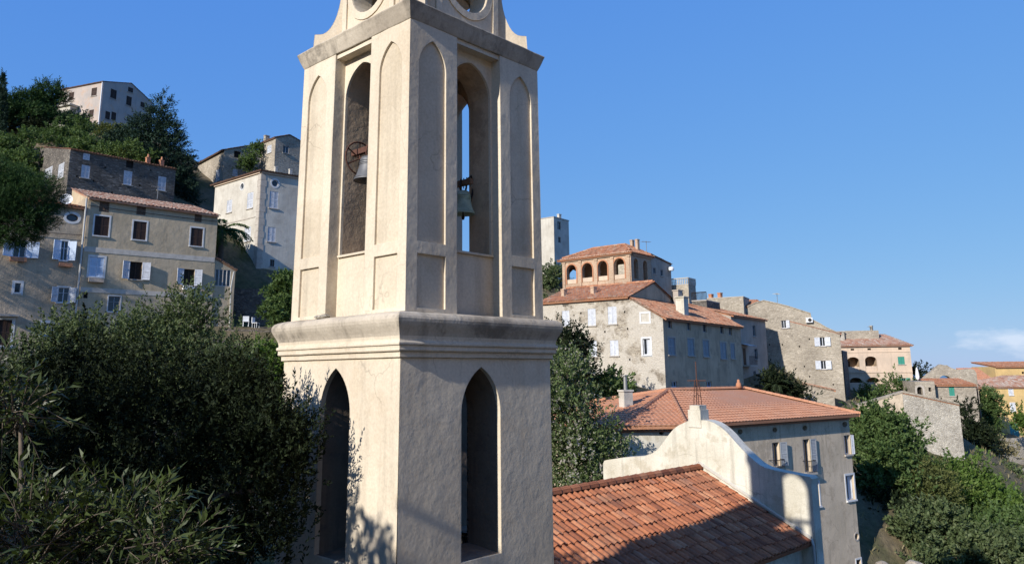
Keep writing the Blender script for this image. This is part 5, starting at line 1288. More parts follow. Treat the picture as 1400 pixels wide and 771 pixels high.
def axis(lo, hi, a, b, fine, coarse):
    v = list(np.arange(a, b, fine)); q = a
    st = fine
    while q > lo: st = min(st*1.25, coarse); q -= st; v.insert(0, q)
    q = v[-1]; st = fine
    while q < hi: st = min(st*1.25, coarse); q += st; v.append(q)
    return np.array(v)
gx = axis(-420, 500, -80, 75, 1.4, 30); gy = axis(-160, 520, -6, 125, 1.4, 30)
GX, GY = np.meshgrid(gx, gy); Z = ground(GX.ravel(), GY.ravel()).reshape(GX.shape)
for i in range(Z.shape[0]):
    for j in range(Z.shape[1]):
        p = Vector((GX[i, j], GY[i, j], 0)); Z[i, j] += mnoise.noise(p*0.22)*0.35+mnoise.noise(p*0.7)*0.12
nr_, nc_ = Z.shape
vv = np.stack([GX.ravel(), GY.ravel(), Z.ravel()], 1)
ff = [(i*nc_+j, i*nc_+j+1, (i+1)*nc_+j+1, (i+1)*nc_+j) for i in range(nr_-1) for j in range(nc_-1)]
me = bpy.data.meshes.new('hillside'); me.from_pydata(vv.tolist(), [], ff); me.polygons.foreach_set('use_smooth', [True]*len(ff))
m, t, b = newmat('dry_hillside_earth'); v = coords(t)
n1 = noise(t, v, 0.16, 6, 0.65); n2 = noise(t, v, 2.5, 6, 0.7)
c1 = ramp(t, n1, [(0.36, (0.075, 0.085, 0.035)), (0.52, (0.16, 0.13, 0.08)), (0.68, (0.23, 0.185, 0.12))])
c1 = mixc(t, 0.75, c1, ramp(t, n2, [(0.3, (0.4, 0.4, 0.38)), (0.7, (1.15, 1.1, 1.0))]), 'MULTIPLY')
t.links.new(c1, b.inputs['Base Color']); b.inputs['Roughness'].default_value = 1.0; bumpn(t, b, n2, 0.8, 0.15)
me.materials.append(m); hill = bpy.data.objects.new('hillside', me); col.objects.link(hill); hill['kind'] = 'structure'
me = bpy.data.meshes.new('sea'); S_ = 45000; me.from_pydata([(-S_, -S_, -175), (S_, -S_, -175), (S_, S_, -175), (-S_, S_, -175)], [], [(0, 1, 2, 3)])
m, t, b = newmat('sea_water'); b.inputs['Base Color'].default_value = (0.03, 0.09, 0.16, 1); b.inputs['Roughness'].default_value = 0.25
bumpn(t, b, noise(t, coords(t), 0.05, 4), 0.3, 1.0)
me.materials.append(m); sea = bpy.data.objects.new('sea', me); col.objects.link(sea); sea['kind'] = 'structure'

# ------------------------------------------------------------------ retaining walls
def stone_wall(label, p0, p1, top0, top1, depth, th=0.5, mat=None, name='retaining_wall', n=14, seed=0):
    rng = random.Random(seed); a, b_ = xy(p0), xy(p1)
    w = Wall(a, b_, 0, []); tp = []
    for i in range(n+1): q = i/n; tp.append((w.L*q, top0+(top1-top0)*q+rng.uniform(-0.08, 0.08)))
    zb = min(top0, top1)-depth
    m_ = MB(); m_.plate(w.pt, [(0, zb), (w.L, zb)]+tp[::-1], [], th, rim=True, back=True)
    o = m_.build(name, mat or M['darkstone']); tag(o, label, 'wall'); return o
p0, p1 = hp(300, 449, 66.5), hp(400, 452, 68)
stone_wall('low dark rubble retaining wall at the right foot of the beige houses', p0, p1, p0.z, p1.z, 6, seed=1)
p0, p1 = hp(314, 393, 70.6), hp(412, 399, 71.6)
stone_wall('high dark rubble terrace wall below the white corner house', p0, p1, p0.z, p1.z, 5, seed=2)
p0, p1 = hp(292, 464, 63.6), hp(398, 468, 65)
stone_wall('lowest dark rubble terrace wall right of the beige houses, above the treetops', p0, p1, p0.z, p1.z, 5, seed=12)
p0, p1 = hp(-40, 474, 56), hp(36, 477, 58)
stone_wall('dark terrace wall under the brown door at the far left', p0, p1, p0.z, p1.z, 5, seed=3)
p0, p1 = hp(-40, 172, 94), hp(57, 176, 97)
stone_wall('shaded terrace wall with a clipped hedge below the hilltop pines', p0, p1, p0.z, p1.z, 5, seed=4)
for i, (a0, a1) in enumerate((((1325, 604, 90), (1400, 598, 93)), ((1355, 646, 82), (1410, 640, 84)), ((1250, 682, 58), (1300, 690, 60)))):
    p0, p1 = hp(*a0), hp(*a1)
    stone_wall(['pale rubble terrace wall in front of the teal door', 'low rubble terrace wall among bushes at the right edge', 'short broken rubble wall among bushes in the valley'][i], p0, p1, p0.z, p1.z, 3, mat=M['stone'], seed=5+i)

# ------------------------------------------------------------------ plants
def leafmesh(name, C, D, L, W, rng, tint, mat, parent, bend=0.25):
    """C leaf bases (n,3), D directions, L lengths, W half widths -> one mesh of pointed leaves"""
    n = len(C)
    r = rng.normal(size=(n, 3)); S = np.cross(D, r); S /= np.linalg.norm(S, axis=1)[:, None]+1e-9
    Nn = np.cross(S, D)
    mid = C+D*(L*0.45)[:, None]+Nn*(L*bend*0.25)[:, None]
    tip = C+D*L[:, None]-Nn*(L*bend*0.3)[:, None]
    V = np.empty((n, 4, 3)); V[:, 0] = C; V[:, 1] = mid+S*W[:, None]; V[:, 2] = tip; V[:, 3] = mid-S*W[:, None]
    me = bpy.data.meshes.new(name); me.vertices.add(n*4); me.vertices.foreach_set('co', V.astype(np.float32).ravel())
    me.loops.add(n*4); me.loops.foreach_set('vertex_index', np.arange(n*4, dtype=np.int32))
    me.polygons.add(n); me.polygons.foreach_set('loop_start', np.arange(0, n*4, 4, dtype=np.int32))
    try: me.polygons.foreach_set('loop_total', np.full(n, 4, dtype=np.int32))
    except Exception: pass
    me.update(calc_edges=True); me.validate()
    at = me.attributes.new('tint', 'FLOAT', 'FACE'); at.data.foreach_set('value', np.clip(tint, 0, 1).astype(np.float32))
    me.materials.append(mat)
    o = bpy.data.objects.new(name, me); col.objects.link(o)
    if parent is not None: attach(o, parent)
    return o
def unit(a): return a/(np.linalg.norm(a, axis=1)[:, None]+1e-9)
def shoots(rng, lobes, n, SL, nl, L, W, up=0.35, out=0.9, rnd=0.5, shell=(0.55, 1.02), droop=0.0, leafout=0.9, clump=None, flatten=1.0, under=1.0):
    """leafy shoots over a set of ellipsoid lobes (cx,cy,cz,rx,ry,rz)"""
    lobes = np.array(lobes, float)
    ar = (lobes[:, 3]*lobes[:, 4]*lobes[:, 5])**(2/3); pr = ar/ar.sum()
    k = rng.choice(len(lobes), size=n, p=pr)
    d = unit(rng.normal(size=(n, 3)))
    if under < 1: flip = (d[:, 2] < 0) & (rng.random(n) > under); d[flip, 2] *= -1
    r = rng.uniform(shell[0], shell[1], n)
    # knobbly outline: radius modulated by clump noise
    ph = lobes[k, 0]*3.1+lobes[k, 2]*1.7
    mod = 1+0.16*np.sin(d[:, 0]*5+ph)*np.cos(d[:, 2]*6-ph)+0.10*np.sin(d[:, 1]*9+ph*2)*np.sin(d[:, 2]*8+d[:, 0]*7)
    B = lobes[k, :3]+d*lobes[k, 3:]*(r*mod)[:, None]
    if clump:
        nc, cr = clump; ci = rng.choice(n, size=min(nc, n), replace=False); pick = rng.integers(0, len(ci), n)
        ctr = B[ci][pick]; B = ctr+rng.normal(size=(n, 3))*cr*np.array([1, 1, flatten]); ctint = rng.normal(0.5, 0.2, len(ci))[pick]
        dd = unit(B-ctr+d*cr*0.8)
    else: ctint = 0.5+0.25*np.sin(B[:, 0]*1.3+ph)*np.sin(B[:, 2]*1.9+B[:, 1]); dd = d
    G = unit(dd*out+np.array([0, 0, 1.0])*up+rng.normal(size=(n, 3))*rnd)
    sl = SL*rng.uniform(0.6, 1.3, n)
    tt = np.tile((np.arange(nl)+0.3)/nl, (n, 1))+rng.uniform(-0.05, 0.05, (n, nl))
    C = B[:, None, :]+G[:, None, :]*(tt*sl[:, None])[:, :, None]
    C[:, :, 2] -= droop*(tt**2)*sl[:, None]
    q = rng.normal(size=(n, nl, 3)); q -= (q*G[:, None, :]).sum(-1)[:, :, None]*G[:, None, :]
    q /= np.linalg.norm(q, axis=2)[:, :, None]+1e-9
    Dl = q*leafout+G[:, None, :]*(0.6+0.5*tt)[:, :, None]; Dl[:, :, 2] -= droop*0.8
    Dl = unit(Dl.reshape(-1, 3)); C = C.reshape(-1, 3)
    m_ = n*nl
    ln = L*rng.uniform(0.65, 1.25, m_); wd = W*rng.uniform(0.7, 1.2, m_)
    ti = np.repeat(ctint, nl)*0.6+rng.normal(0.22, 0.16, m_)
    return C, Dl, ln, wd, ti, B, G, sl
def PL(px, py, Y, rx, ry, rd=None):
    """lobe centred on a photo point at depth Y with radii in photo pixels"""
    c = hp(px, py, Y); k = Y/1072.0
    return (c.x, c.y, c.z, rx*k, (rd if rd else rx)*k, ry*k)
def trunk(parent, base, top, r0, r1, lobes=(), rng=None, mat=None, n=7):
    rng = rng or random.Random(1); base = Vector(base); top = Vector(top); mb = MB()
    pts = []; L = (top-base).length
    for i in range(n+1):
        q = i/n; pts.append(base.lerp(top, q)+Vector((rng.uniform(-1, 1), rng.uniform(-1, 1), 0))*L*0.025*(1 if 0 < i < n else 0))
    mb.tube(pts, [r0+(r1-r0)*(i/n)**0.8 for i in range(n+1)], 9)
    for l in lobes:
        c = Vector(l[:3]); j = max(1, min(n-1, int(n*rng.uniform(0.45, 0.9)))); p = pts[j]
        mid = p.lerp(c, 0.5)+Vector((rng.uniform(-.2, .2), rng.uniform(-.2, .2), 0.15))*(c-p).length*0.4
        mb.tube([p, mid, c], [r0*0.5, r0*0.32, r0*0.12], 6)
    return mb.build('trunk', mat or M['bark'], parent, True)
TN = [0]
def plant(name, label, cat, lobes, n, SL, nl, L, W, mat, group=None, seed=None, tr=None, trunk_r=0.12, base=None, **kw):
    TN[0] += 1; rng = np.random.default_rng(seed or 100+TN[0])
    lc = np.array(lobes); cx, cy = lc[:, 0].mean(), lc[:, 1].mean()
    if base is None: base = (cx, cy)
    zb = gz(*base)-0.15; zmin = (lc[:, 2]-lc[:, 5]).min()
    zb = min(zb, zmin+0.3)
    root = thing(name, label, cat, (base[0], base[1], zb), group)
    kw.setdefault('clump', (max(8, n//15), SL*0.55))
    C, D, ln, wd, ti, B, G, sl = shoots(rng, lobes, n, SL, nl, L, W, **kw)
    leafmesh('crown', C, D, ln, wd, rng, ti, mat, root)
    if tr is not False:
        top = Vector((cx, cy, lc[:, 2].mean()+0.3*lc[:, 5].max()))
        trunk(root, (base[0], base[1], zb), top, trunk_r, trunk_r*0.3, lobes, random.Random(TN[0]))
    return root

# --- the big dark evergreen beside the tower
G1 = 'trees in front of the tower'
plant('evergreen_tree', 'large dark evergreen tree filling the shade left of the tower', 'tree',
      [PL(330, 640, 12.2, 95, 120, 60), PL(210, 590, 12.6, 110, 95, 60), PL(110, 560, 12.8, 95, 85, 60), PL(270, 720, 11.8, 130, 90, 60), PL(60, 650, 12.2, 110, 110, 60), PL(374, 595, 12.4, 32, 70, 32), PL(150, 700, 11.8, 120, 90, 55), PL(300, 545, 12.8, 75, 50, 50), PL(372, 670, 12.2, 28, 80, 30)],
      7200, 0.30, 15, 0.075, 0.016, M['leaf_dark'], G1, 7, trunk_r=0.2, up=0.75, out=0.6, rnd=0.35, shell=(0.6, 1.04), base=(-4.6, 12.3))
plant('evergreen_tree', 'taller olive green tree with sunlit top in front of the beige house', 'tree',
      [PL(250, 460, 19.5, 45, 52, 40), PL(265, 425, 19.5, 24, 26, 22), PL(200, 480, 19, 48, 42, 40), PL(120, 480, 18, 60, 38, 45), PL(150, 520, 18, 95, 50, 50), PL(260, 520, 18.5, 90, 50, 50), PL(70, 500, 17.5, 50, 40, 40), PL(85, 468, 18, 28, 22, 20)],
      4300, 0.36, 14, 0.085, 0.02, M['leaf_olive'], G1, 8, trunk_r=0.2, up=0.8, out=0.6, rnd=0.4, base=(-7.5, 18.5))
plant('shrub', 'bright green shrub catching the sun left of the tower cornice', 'shrub',
      [PL(345, 500, 24, 32, 24), PL(330, 520, 24, 38, 26), PL(372, 490, 24.3, 22, 18), PL(385, 520, 24, 25, 26)], 1500, 0.3, 12, 0.085, 0.024, M['leaf_bright'], None, 9, trunk_r=0.08, up=0.5, out=0.7)

# --- branches with long leaves close to the camera
FL = [PL(95, 745, 5.4, 110, 50, 45), PL(170, 718, 5.5, 58, 46, 30), PL(30, 730, 5.2, 80, 48, 45), PL(215, 755, 5.3, 45, 36, 30), PL(28, 568, 5.6, 38, 28, 22), PL(-10, 545, 5.6, 36, 36, 25)]
def near_branches():
    rng = np.random.default_rng(77)
    root = thing('shrub', 'leafy shrub with long drooping narrow leaves in the bottom left foreground', 'shrub', (-2.9, 5.2, gz(-2.9, 5.2)-0.1))
    C, D, ln, wd, ti, B, G, sl = shoots(rng, FL, 330, 0.34, 15, 0.105, 0.0105, up=0.35, out=0.8, rnd=0.45, shell=(0.3, 1.05), droop=0.22, leafout=0.75)
    leafmesh('crown', C, D, ln, wd, rng, ti-0.1, M['leaf_laurel'], root, 0.5)
    mb = MB()
    for i in range(len(B)):
        b, g, l = Vector(B[i]), Vector(G[i]), sl[i]
        mb.tube([b-g*l*0.5, b, b+g*l*0.5-Vector((0, 0, .055*l)), b+g*l-Vector((0, 0, 0.22*l))], [0.006, 0.0045, 0.0035, 0.0015], 5, False)
    base = Vector((-2.9, 5.2, gz(-2.9, 5.2)-0.2))
    for l in FL:
        c = Vector(l[:3]); mb.tube([base, base.lerp(c, 0.5)+Vector((0.1, 0, 0.25)), c], [0.06, 0.035, 0.012], 7)
    mb.build('twigs', M['palebark'], root, True)
near_branches()
# --- trees standing behind the photographer's left shoulder (they shade the foreground)
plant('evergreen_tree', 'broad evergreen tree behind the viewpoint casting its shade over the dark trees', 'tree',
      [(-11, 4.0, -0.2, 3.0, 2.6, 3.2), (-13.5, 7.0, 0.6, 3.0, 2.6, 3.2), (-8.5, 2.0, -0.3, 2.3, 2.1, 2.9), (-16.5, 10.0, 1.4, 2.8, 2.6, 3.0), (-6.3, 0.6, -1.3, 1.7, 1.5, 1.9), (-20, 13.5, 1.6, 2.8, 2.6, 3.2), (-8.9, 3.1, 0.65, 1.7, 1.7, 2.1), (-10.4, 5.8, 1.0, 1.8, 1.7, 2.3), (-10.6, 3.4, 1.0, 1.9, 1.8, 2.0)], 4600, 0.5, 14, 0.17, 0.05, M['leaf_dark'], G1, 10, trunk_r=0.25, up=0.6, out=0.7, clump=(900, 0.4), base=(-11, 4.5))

# --- pines, cypress, conifer and bushes up the left slope
def needles(name, label, lobes, n, SL, nl, L, W, mat, group, seed, **kw):
    kw.setdefault('clump', None)
    return plant(name, label, 'tree', lobes, n, SL, nl, L, W, mat, group, seed, **kw)
needles('pine_tree', 'dense dark green pine crown hanging in at the left edge', [PL(15, 285, 33, 58, 45, 50), PL(-40, 270, 33, 70, 55, 60), PL(50, 270, 33.5, 34, 32, 34), PL(20, 310, 33, 36, 28, 34), PL(0, 248, 33, 40, 24, 40), PL(-70, 320, 33, 50, 40, 50)], 9000, 0.34, 16, 0.13, 0.010, M['leaf_pine'], 'pines on the left slope', 11, trunk_r=0.25, base=(-25.5, 33), up=0.4, out=0.8, shell=(0.7, 1.0))
needles('pine_tree', 'rounded umbrella pine left of the hilltop house', [PL(68, 128, 99, 16, 14), PL(80, 138, 99, 9, 9), PL(62, 142, 99, 13, 9)], 420, 1.0, 14, 0.42, 0.045, M['leaf_pine'], 'pines on the left slope', 12, trunk_r=0.25, up=0.5)
needles('pine_tree', 'spreading pine below the cypress on the hilltop', [PL(28, 146, 97, 26, 15), PL(45, 140, 98, 20, 14), PL(8, 155, 96, 18, 16), PL(35, 160, 96, 34, 13), PL(60, 160, 97, 18, 12)], 1300, 1.0, 14, 0.42, 0.05, M['leaf_pine'], 'pines on the left slope', 13, trunk_r=0.3, up=0.5)
needles('cypress', 'slim dark cypress rising at the upper left corner', [PL(3, 110+14*i, 93, (2.2, 3.6, 4.6, 5.2, 5.5, 5.5)[i], 12) for i in range(6)], 420, 0.7, 14, 0.32, 0.05, M['leaf_conifer'], None, 14, trunk_r=0.2, up=1.6, out=0.3, rnd=0.15)
cl = [PL(222, 142, 92, 8, 12), PL(218, 160, 92, 15, 13), PL(205, 172, 92, 20, 12), PL(228, 178, 92, 18, 12), PL(190, 178, 92, 12, 14), PL(210, 195, 92, 30, 13), PL(236, 200, 92, 18, 12), PL(225, 218, 92, 33, 14), PL(250, 224, 92, 14, 9), PL(190, 214, 92, 22, 14), PL(220, 242, 91.5, 38, 16), PL(248, 246, 91.5, 16, 12), PL(235, 264, 91, 30, 14), PL(190, 196, 92, 14, 12), PL(254, 270, 91, 14, 16), PL(182, 232, 91, 18, 12)]
needles('conifer', 'tall dark conifer with ragged tiers against the sky', cl, 2600, 1.1, 15, 0.42, 0.05, M['leaf_conifer'], None, 15, trunk_r=0.4, up=-0.1, out=1.0, rnd=0.35, flatten=0.5)
BU = [('bright pine green bush below the hilltop house', [PL(95, 178, 93, 30, 18), PL(75, 190, 92, 22, 14), PL(115, 195, 92, 26, 14), PL(90, 200, 91, 40, 10)], 'leaf_mid', 900),
      ('grey green bush against the hilltop house wall', [PL(100, 164, 101, 20, 9), PL(122, 177, 100, 18, 8), PL(92, 168, 100, 14, 9)], 'leaf_olive', 500),
      ('yellowish bush at the corner of the hilltop house', [PL(150, 186, 100, 16, 10), PL(163, 181, 100, 11, 8)], 'leaf_yellow', 420),
      ('dark green bush left of the tall conifer', [PL(152, 198, 92, 18, 16), PL(170, 188, 93, 14, 14), PL(135, 205, 91, 20, 10)], 'leaf_conifer', 520),
      ('mid green scrub above the dark schist house', [PL(172, 208, 89, 26, 11), PL(195, 216, 88, 24, 9), PL(150, 212, 89, 22, 8), PL(120, 205, 89, 24, 9)], 'leaf_mid', 800),
      ('tall ivy green scrub left of the dark schist house', [PL(25, 205, 84, 24, 16), PL(40, 222, 82, 22, 18), PL(10, 225, 82, 22, 16), PL(35, 190, 86, 20, 12), PL(-5, 205, 84, 20, 20), PL(25, 245, 80, 30, 16)], 'leaf_mid', 1500),
      ('clipped hedge along the top of the shaded terrace wall', [PL(5+13*i, 170+0.3*i, 95, 9, 4) for i in range(5)], 'leaf_dark', 360),
      ('small palm green bush between the two pale houses', [PL(285, 330, 74, 8, 20)], 'leaf_mid', 220),
      ('round green bush growing beside the tower below the white corner house', [PL(388, 408, 66, 17, 26), PL(395, 385, 66, 12, 16), PL(380, 430, 65, 14, 14)], 'leaf_mid', 900),
      ('creeper hanging on the rubble wall behind the white corner house', [PL(345, 215, 98, 8, 14), PL(336, 226, 98, 8, 8), PL(352, 204, 99, 4, 8)], 'leaf_mid', 260)]
for i, (lab, lb, mt_, n) in enumerate(BU):
    plant('hedge' if 'hedge' in lab else 'creeper' if 'creeper' in lab else 'bush', lab, 'hedge' if 'hedge' in lab else 'creeper' if 'creeper' in lab else 'bush', lb, int(n*1.25), 0.55, 11, 0.26, 0.07, M[mt_], 'bushes on the left slope', 200+i, tr=False if ('hedge' in lab or 'creeper' in lab) else None, trunk_r=0.1, up=0.5, out=0.8)
# --- palms
def palm(label, c, base, nf, L, rng_seed, mat='leaf_mid', group='palms', droop=1.0, lw=0.035):
    rng = random.Random(rng_seed); nr = np.random.default_rng(rng_seed); c = Vector(c)
    root = thing('palm', label, 'palm', base, group)
    if (c-Vector(base)).length > 0.6:
        mb = MB(); mb.tube([Vector(base), Vector(base).lerp(c, 0.5)+Vector((0.05, 0, 0)), c], [0.32, 0.26, 0.24], 10); mb.build('trunk', M['bark'], root, True)
    for i in range(nf):
        az_ = 2*math.pi*i/nf*2.4+rng.uniform(-.2, .2); el = rng.uniform(0.1, 1.25); l = L*rng.uniform(0.8, 1.1)
        h = Vector((math.cos(az_), math.sin(az_), 0)); pts = []
        p = Vector(c); e = el
        for k in range(9):
            pts.append(p.copy()); p = p+(h*math.cos(e)+Vector((0, 0, math.sin(e))))*(l/8); e -= droop*0.22*rng.uniform(0.8, 1.2)
        mb = MB(); mb.tube(pts, [0.035*(1-k/9)+0.006 for k in range(9)], 5); 
        Cs, Ds = [], []
        for k in range(60):
            q = 0.08+0.92*k/60*1.0; f_ = q*8; a = min(7, int(f_)); pp = pts[a].lerp(pts[a+1], f_-a); tg = (pts[a+1]-pts[a]).normalized()
            sd_ = tg.cross(Vector((0, 0, 1))).normalized()
            for s in (-1, 1): Cs.append(tuple(pp)); Ds.append(tuple((sd_*s*0.85+tg*0.55+Vector((0, 0, -0.25))).normalized()))
        fo = mb.build('frond', M['leaf_olive'], root)
        n_ = len(Cs); leafmesh('leaflets', np.array(Cs), np.array(Ds), np.full(n_, L*0.2)*nr.uniform(.8, 1.2, n_), np.full(n_, lw), nr, nr.normal(0.4, 0.15, n_)+rng.uniform(-.1, .15), M[mat], fo, 0.6)
    return root
c = hp(303, 318, 71); palm('arching green palm in front of the sunlit white corner house', c, (c.x, c.y, gz(c.x, c.y)-0.2), 20, 3.0, 31)
c = hp(772, 492, 47); palm('dark green palm behind the flowering tree at the right of the tower', c, (c.x, c.y, gz(c.x, c.y)-0.2), 18, 2.3, 32, 'leaf_dark')
c = hp(1062, 527, 76); palm('small dark palm at the foot of the tall rubble house', c, (c.x, c.y, min(gz(c.x, c.y), c.z-0.3)), 14, 1.8, 33, 'leaf_dark')

# --- right of the tower
plant('flowering_tree', 'bushy tree with pale flower tufts between the tower and the hipped roof', 'tree',
      [PL(782, 585, 38.5, 46, 50, 46), PL(768, 530, 39, 30, 36, 36), PL(792, 548, 39, 22, 26, 26), PL(812, 608, 38.5, 34, 30, 36), PL(775, 640, 38, 50, 44, 50), PL(812, 640, 38, 38, 38, 42), PL(760, 560, 38, 36, 56, 46), PL(842, 620, 38.6, 17, 14, 18), PL(790, 690, 37.5, 60, 40, 45), PL(776, 505, 39.3, 13, 16, 14), PL(805, 575, 39, 16, 18, 18)],
      2400, 0.62, 15, 0.15, 0.042, M['leaf_flower'], None, 51, trunk_r=0.2, up=0.75, out=0.6, rnd=0.35)
plant('evergreen_tree', 'dark leafy tree against the flaking lime front right of the tower', 'tree', [PL(770, 468, 55, 18, 20), PL(785, 490, 55, 22, 22), PL(762, 505, 54, 26, 28), PL(795, 515, 54, 20, 16), PL(810, 512, 55, 9, 9)], 800, 0.7, 13, 0.22, 0.06, M['leaf_dark'], G1, 52, trunk_r=0.18, up=0.4)
plant('tree', 'round dark tree on the skyline between the white house and the belvedere', 'tree', [PL(752, 378, 98, 16, 17), PL(762, 372, 98, 8, 12), PL(745, 395, 97, 20, 16)], 420, 0.8, 13, 0.30, 0.08, M['leaf_olive'], None, 53, trunk_r=0.2)
RB = [('bush', 'spiky green bush at the foot of the flaking lime front', [PL(832, 532, 57, 14, 14), PL(848, 538, 57, 10, 10), PL(815, 535, 57, 12, 12)], 'leaf_mid', 380),
      ('bush', 'dark green bush beside the foot of the tall rubble house', [PL(1075, 533, 77, 14, 12), PL(1090, 540, 77, 10, 8), PL(1055, 522, 77, 8, 14)], 'leaf_dark', 380),
      ('bush', 'green bushes in front of the rose house loggias', [PL(1210, 534, 93, 9, 5), PL(1224, 528, 93, 9, 7), PL(1190, 540, 92, 12, 5), PL(1240, 536, 92, 10, 5)], 'leaf_mid', 320),
      ('tree', 'small dark tree on the skyline right of the rose house', [PL(1256, 508, 100, 7, 7), PL(1250, 514, 100, 5, 6)], 'leaf_dark', 150),
      ('fig_tree', 'large lush green fig tree right of the hipped roof house', [PL(1205, 590, 60, 30, 28), PL(1225, 610, 60, 34, 30), PL(1195, 630, 59, 40, 40), PL(1235, 640, 59, 32, 28), PL(1185, 575, 61, 18, 18), PL(1215, 665, 58, 38, 26), PL(1188, 668, 58, 22, 24)], 'leaf_mid', 2300),
      ('olive_tree', 'grey green olive tree below the whitewashed barn', [PL(1262, 656, 58, 25, 20), PL(1280, 674, 57.5, 22, 15), PL(1250, 680, 57, 22, 14)], 'leaf_yellow', 900),
      ('fig_tree', 'bright green tree at the right corner of the barn', [PL(1305, 650, 63, 22, 20), PL(1330, 655, 63, 24, 22), PL(1320, 672, 62, 34, 20), PL(1290, 690, 60, 18, 14)], 'leaf_bright', 1100),
      ('bush', 'dark bushes in the shade behind the barn corner', [PL(1325, 585, 80, 12, 16), PL(1340, 600, 80, 18, 12), PL(1325, 612, 79, 14, 12), PL(1318, 560, 82, 8, 14)], 'leaf_dark', 620),
      ('vine', 'green climbing vine over the corner of the yellow house', [PL(1350, 550, 96, 11, 12), PL(1358, 566, 96, 10, 14), PL(1345, 572, 96, 9, 16), PL(1362, 586, 95, 9, 8), PL(1340, 548, 97, 5, 10)], 'leaf_mid', 620),
      ('bush', 'green bush at the far right edge beside the teal door', [PL(1404, 582, 88, 8, 14), PL(1400, 566, 89, 4, 8)], 'leaf_bright', 200),
      ('bush', 'dry brown bush on the terrace before the teal door', [PL(1355, 618, 84, 26, 6), PL(1375, 616, 84, 12, 6)], 'leaf_dry', 320),
      ('bush', 'broad mid green bush in the valley at the right edge', [PL(1340, 680, 63, 24, 12), PL(1372, 694, 62, 26, 15), PL(1395, 708, 60, 22, 18), PL(1350, 704, 61, 20, 13)], 'leaf_bright', 900),
      ('bush', 'dark green bush in the valley bottom centre', [PL(1262, 715, 54, 26, 14), PL(1290, 718, 54, 22, 14), PL(1245, 728, 53, 18, 12)], 'leaf_olive', 800),
      ('bush', 'low spreading green bush along the bottom right corner', [PL(1305, 758, 52, 34, 12), PL(1345, 762, 52, 36, 15), PL(1385, 758, 52, 32, 17), PL(1335, 742, 53, 22, 10), PL(1275, 768, 51, 20, 9)], 'leaf_olive', 1300),
      ('bush', 'pale dusty bush below the rubble terrace at the right edge', [PL(1385, 660, 74, 20, 10), PL(1370, 650, 75, 14, 8)], 'leaf_olive', 420),
      ('bush', 'green bush in the gap right of the bright fig tree', [PL(1375, 725, 57, 30, 18), PL(1398, 735, 57, 20, 20), PL(1350, 720, 58, 20, 12)], 'leaf_mid', 700),
      ('bush', 'dark bush behind the foot of the hipped roof house', [PL(1195, 705, 56, 18, 18), PL(1215, 700, 56, 18, 14)], 'leaf_dark', 500)]
for i, (nm, lab, lb, mt_, n) in enumerate(RB):
    plant(nm, lab, nm.replace('_', ' '), lb, n, 0.7, 12, 0.26, 0.075 if nm != 'olive_tree' else 0.035, M[mt_], 'bushes and trees of the valley', 300+i, trunk_r=0.12, up=0.5, out=0.75, tr=False if nm == 'vine' else None)
# low scrub covering the open slopes behind the tower and under the left houses
def scrub():
    rng = np.random.default_rng(91); lobes = []
    foot = [(o.location.x, o.location.y) for o in col.objects if o.parent is None and o.get('category') == 'house']
    while len(lobes) < 330:
        if rng.random() < 0.55: y = rng.uniform(46, 125); x = y*rng.uniform(-0.27, 0.06)
        else: x = rng.uniform(-34, -9); y = rng.uniform(22, 54)
        if min((x-a)**2+(y-b)**2 for a, b in foot) < 36: continue
        z = gz(x, y); r = rng.uniform(0.5, 1.5)
        if x < -6 and y < 56 and z+r*0.9 > 0.012*y-0.3+(0.6 if x/y < -0.2 else 0): continue
        lobes.append((x, y, z+r*0.25, r, r, r*0.75))
    C, D, ln, wd, ti, B, G, sl = shoots(rng, lobes, 5200, 0.6, 10, 0.26, 0.07, up=0.5, out=0.8, rnd=0.4, under=0.1)
    o = leafmesh('scrub', C, D, ln, wd, rng, ti, M['leaf_olive'], None); o['kind'] = 'stuff'
scrub()
# dry grass tufts over the open valley slope
def grass():
    rng = np.random.default_rng(5); n = 9000
    x = rng.uniform(22, 75, n); y = rng.uniform(44, 110, n); z = ground(x, y)
    C = np.c_[x, y, z-0.05]; D = unit(np.c_[rng.normal(0, .35, n), rng.normal(0, .35, n), np.ones(n)])
    o = leafmesh('grass', C, D, rng.uniform(.25, .7, n), np.full(n, 0.045), rng, rng.normal(.5, .25, n), M['leaf_dry'], None)
    o['kind'] = 'stuff'; o['label'] = 'dry grass on the valley slope'; o['category'] = 'grass'
grass()

needles('pine_tree', 'tall thin pine outside the left edge shading the two long left facades', [(-44.8, 46.4, 13.2, 1.3, 1.3, 1.5), (-45.6, 45.2, 15.2, 1.0, 1.0, 1.3), (-44.3, 47.2, 11.2, 1.1, 1.1, 1.2), (-46.0, 45.0, 17.0, 0.7, 0.7, 0.9), (-45.0, 44.6, 9.4, 0.8, 0.8, 1.0)], 700, 0.5, 14, 0.2, 0.02, M['leaf_pine'], 'pines on the left slope', 61, trunk_r=0.25)

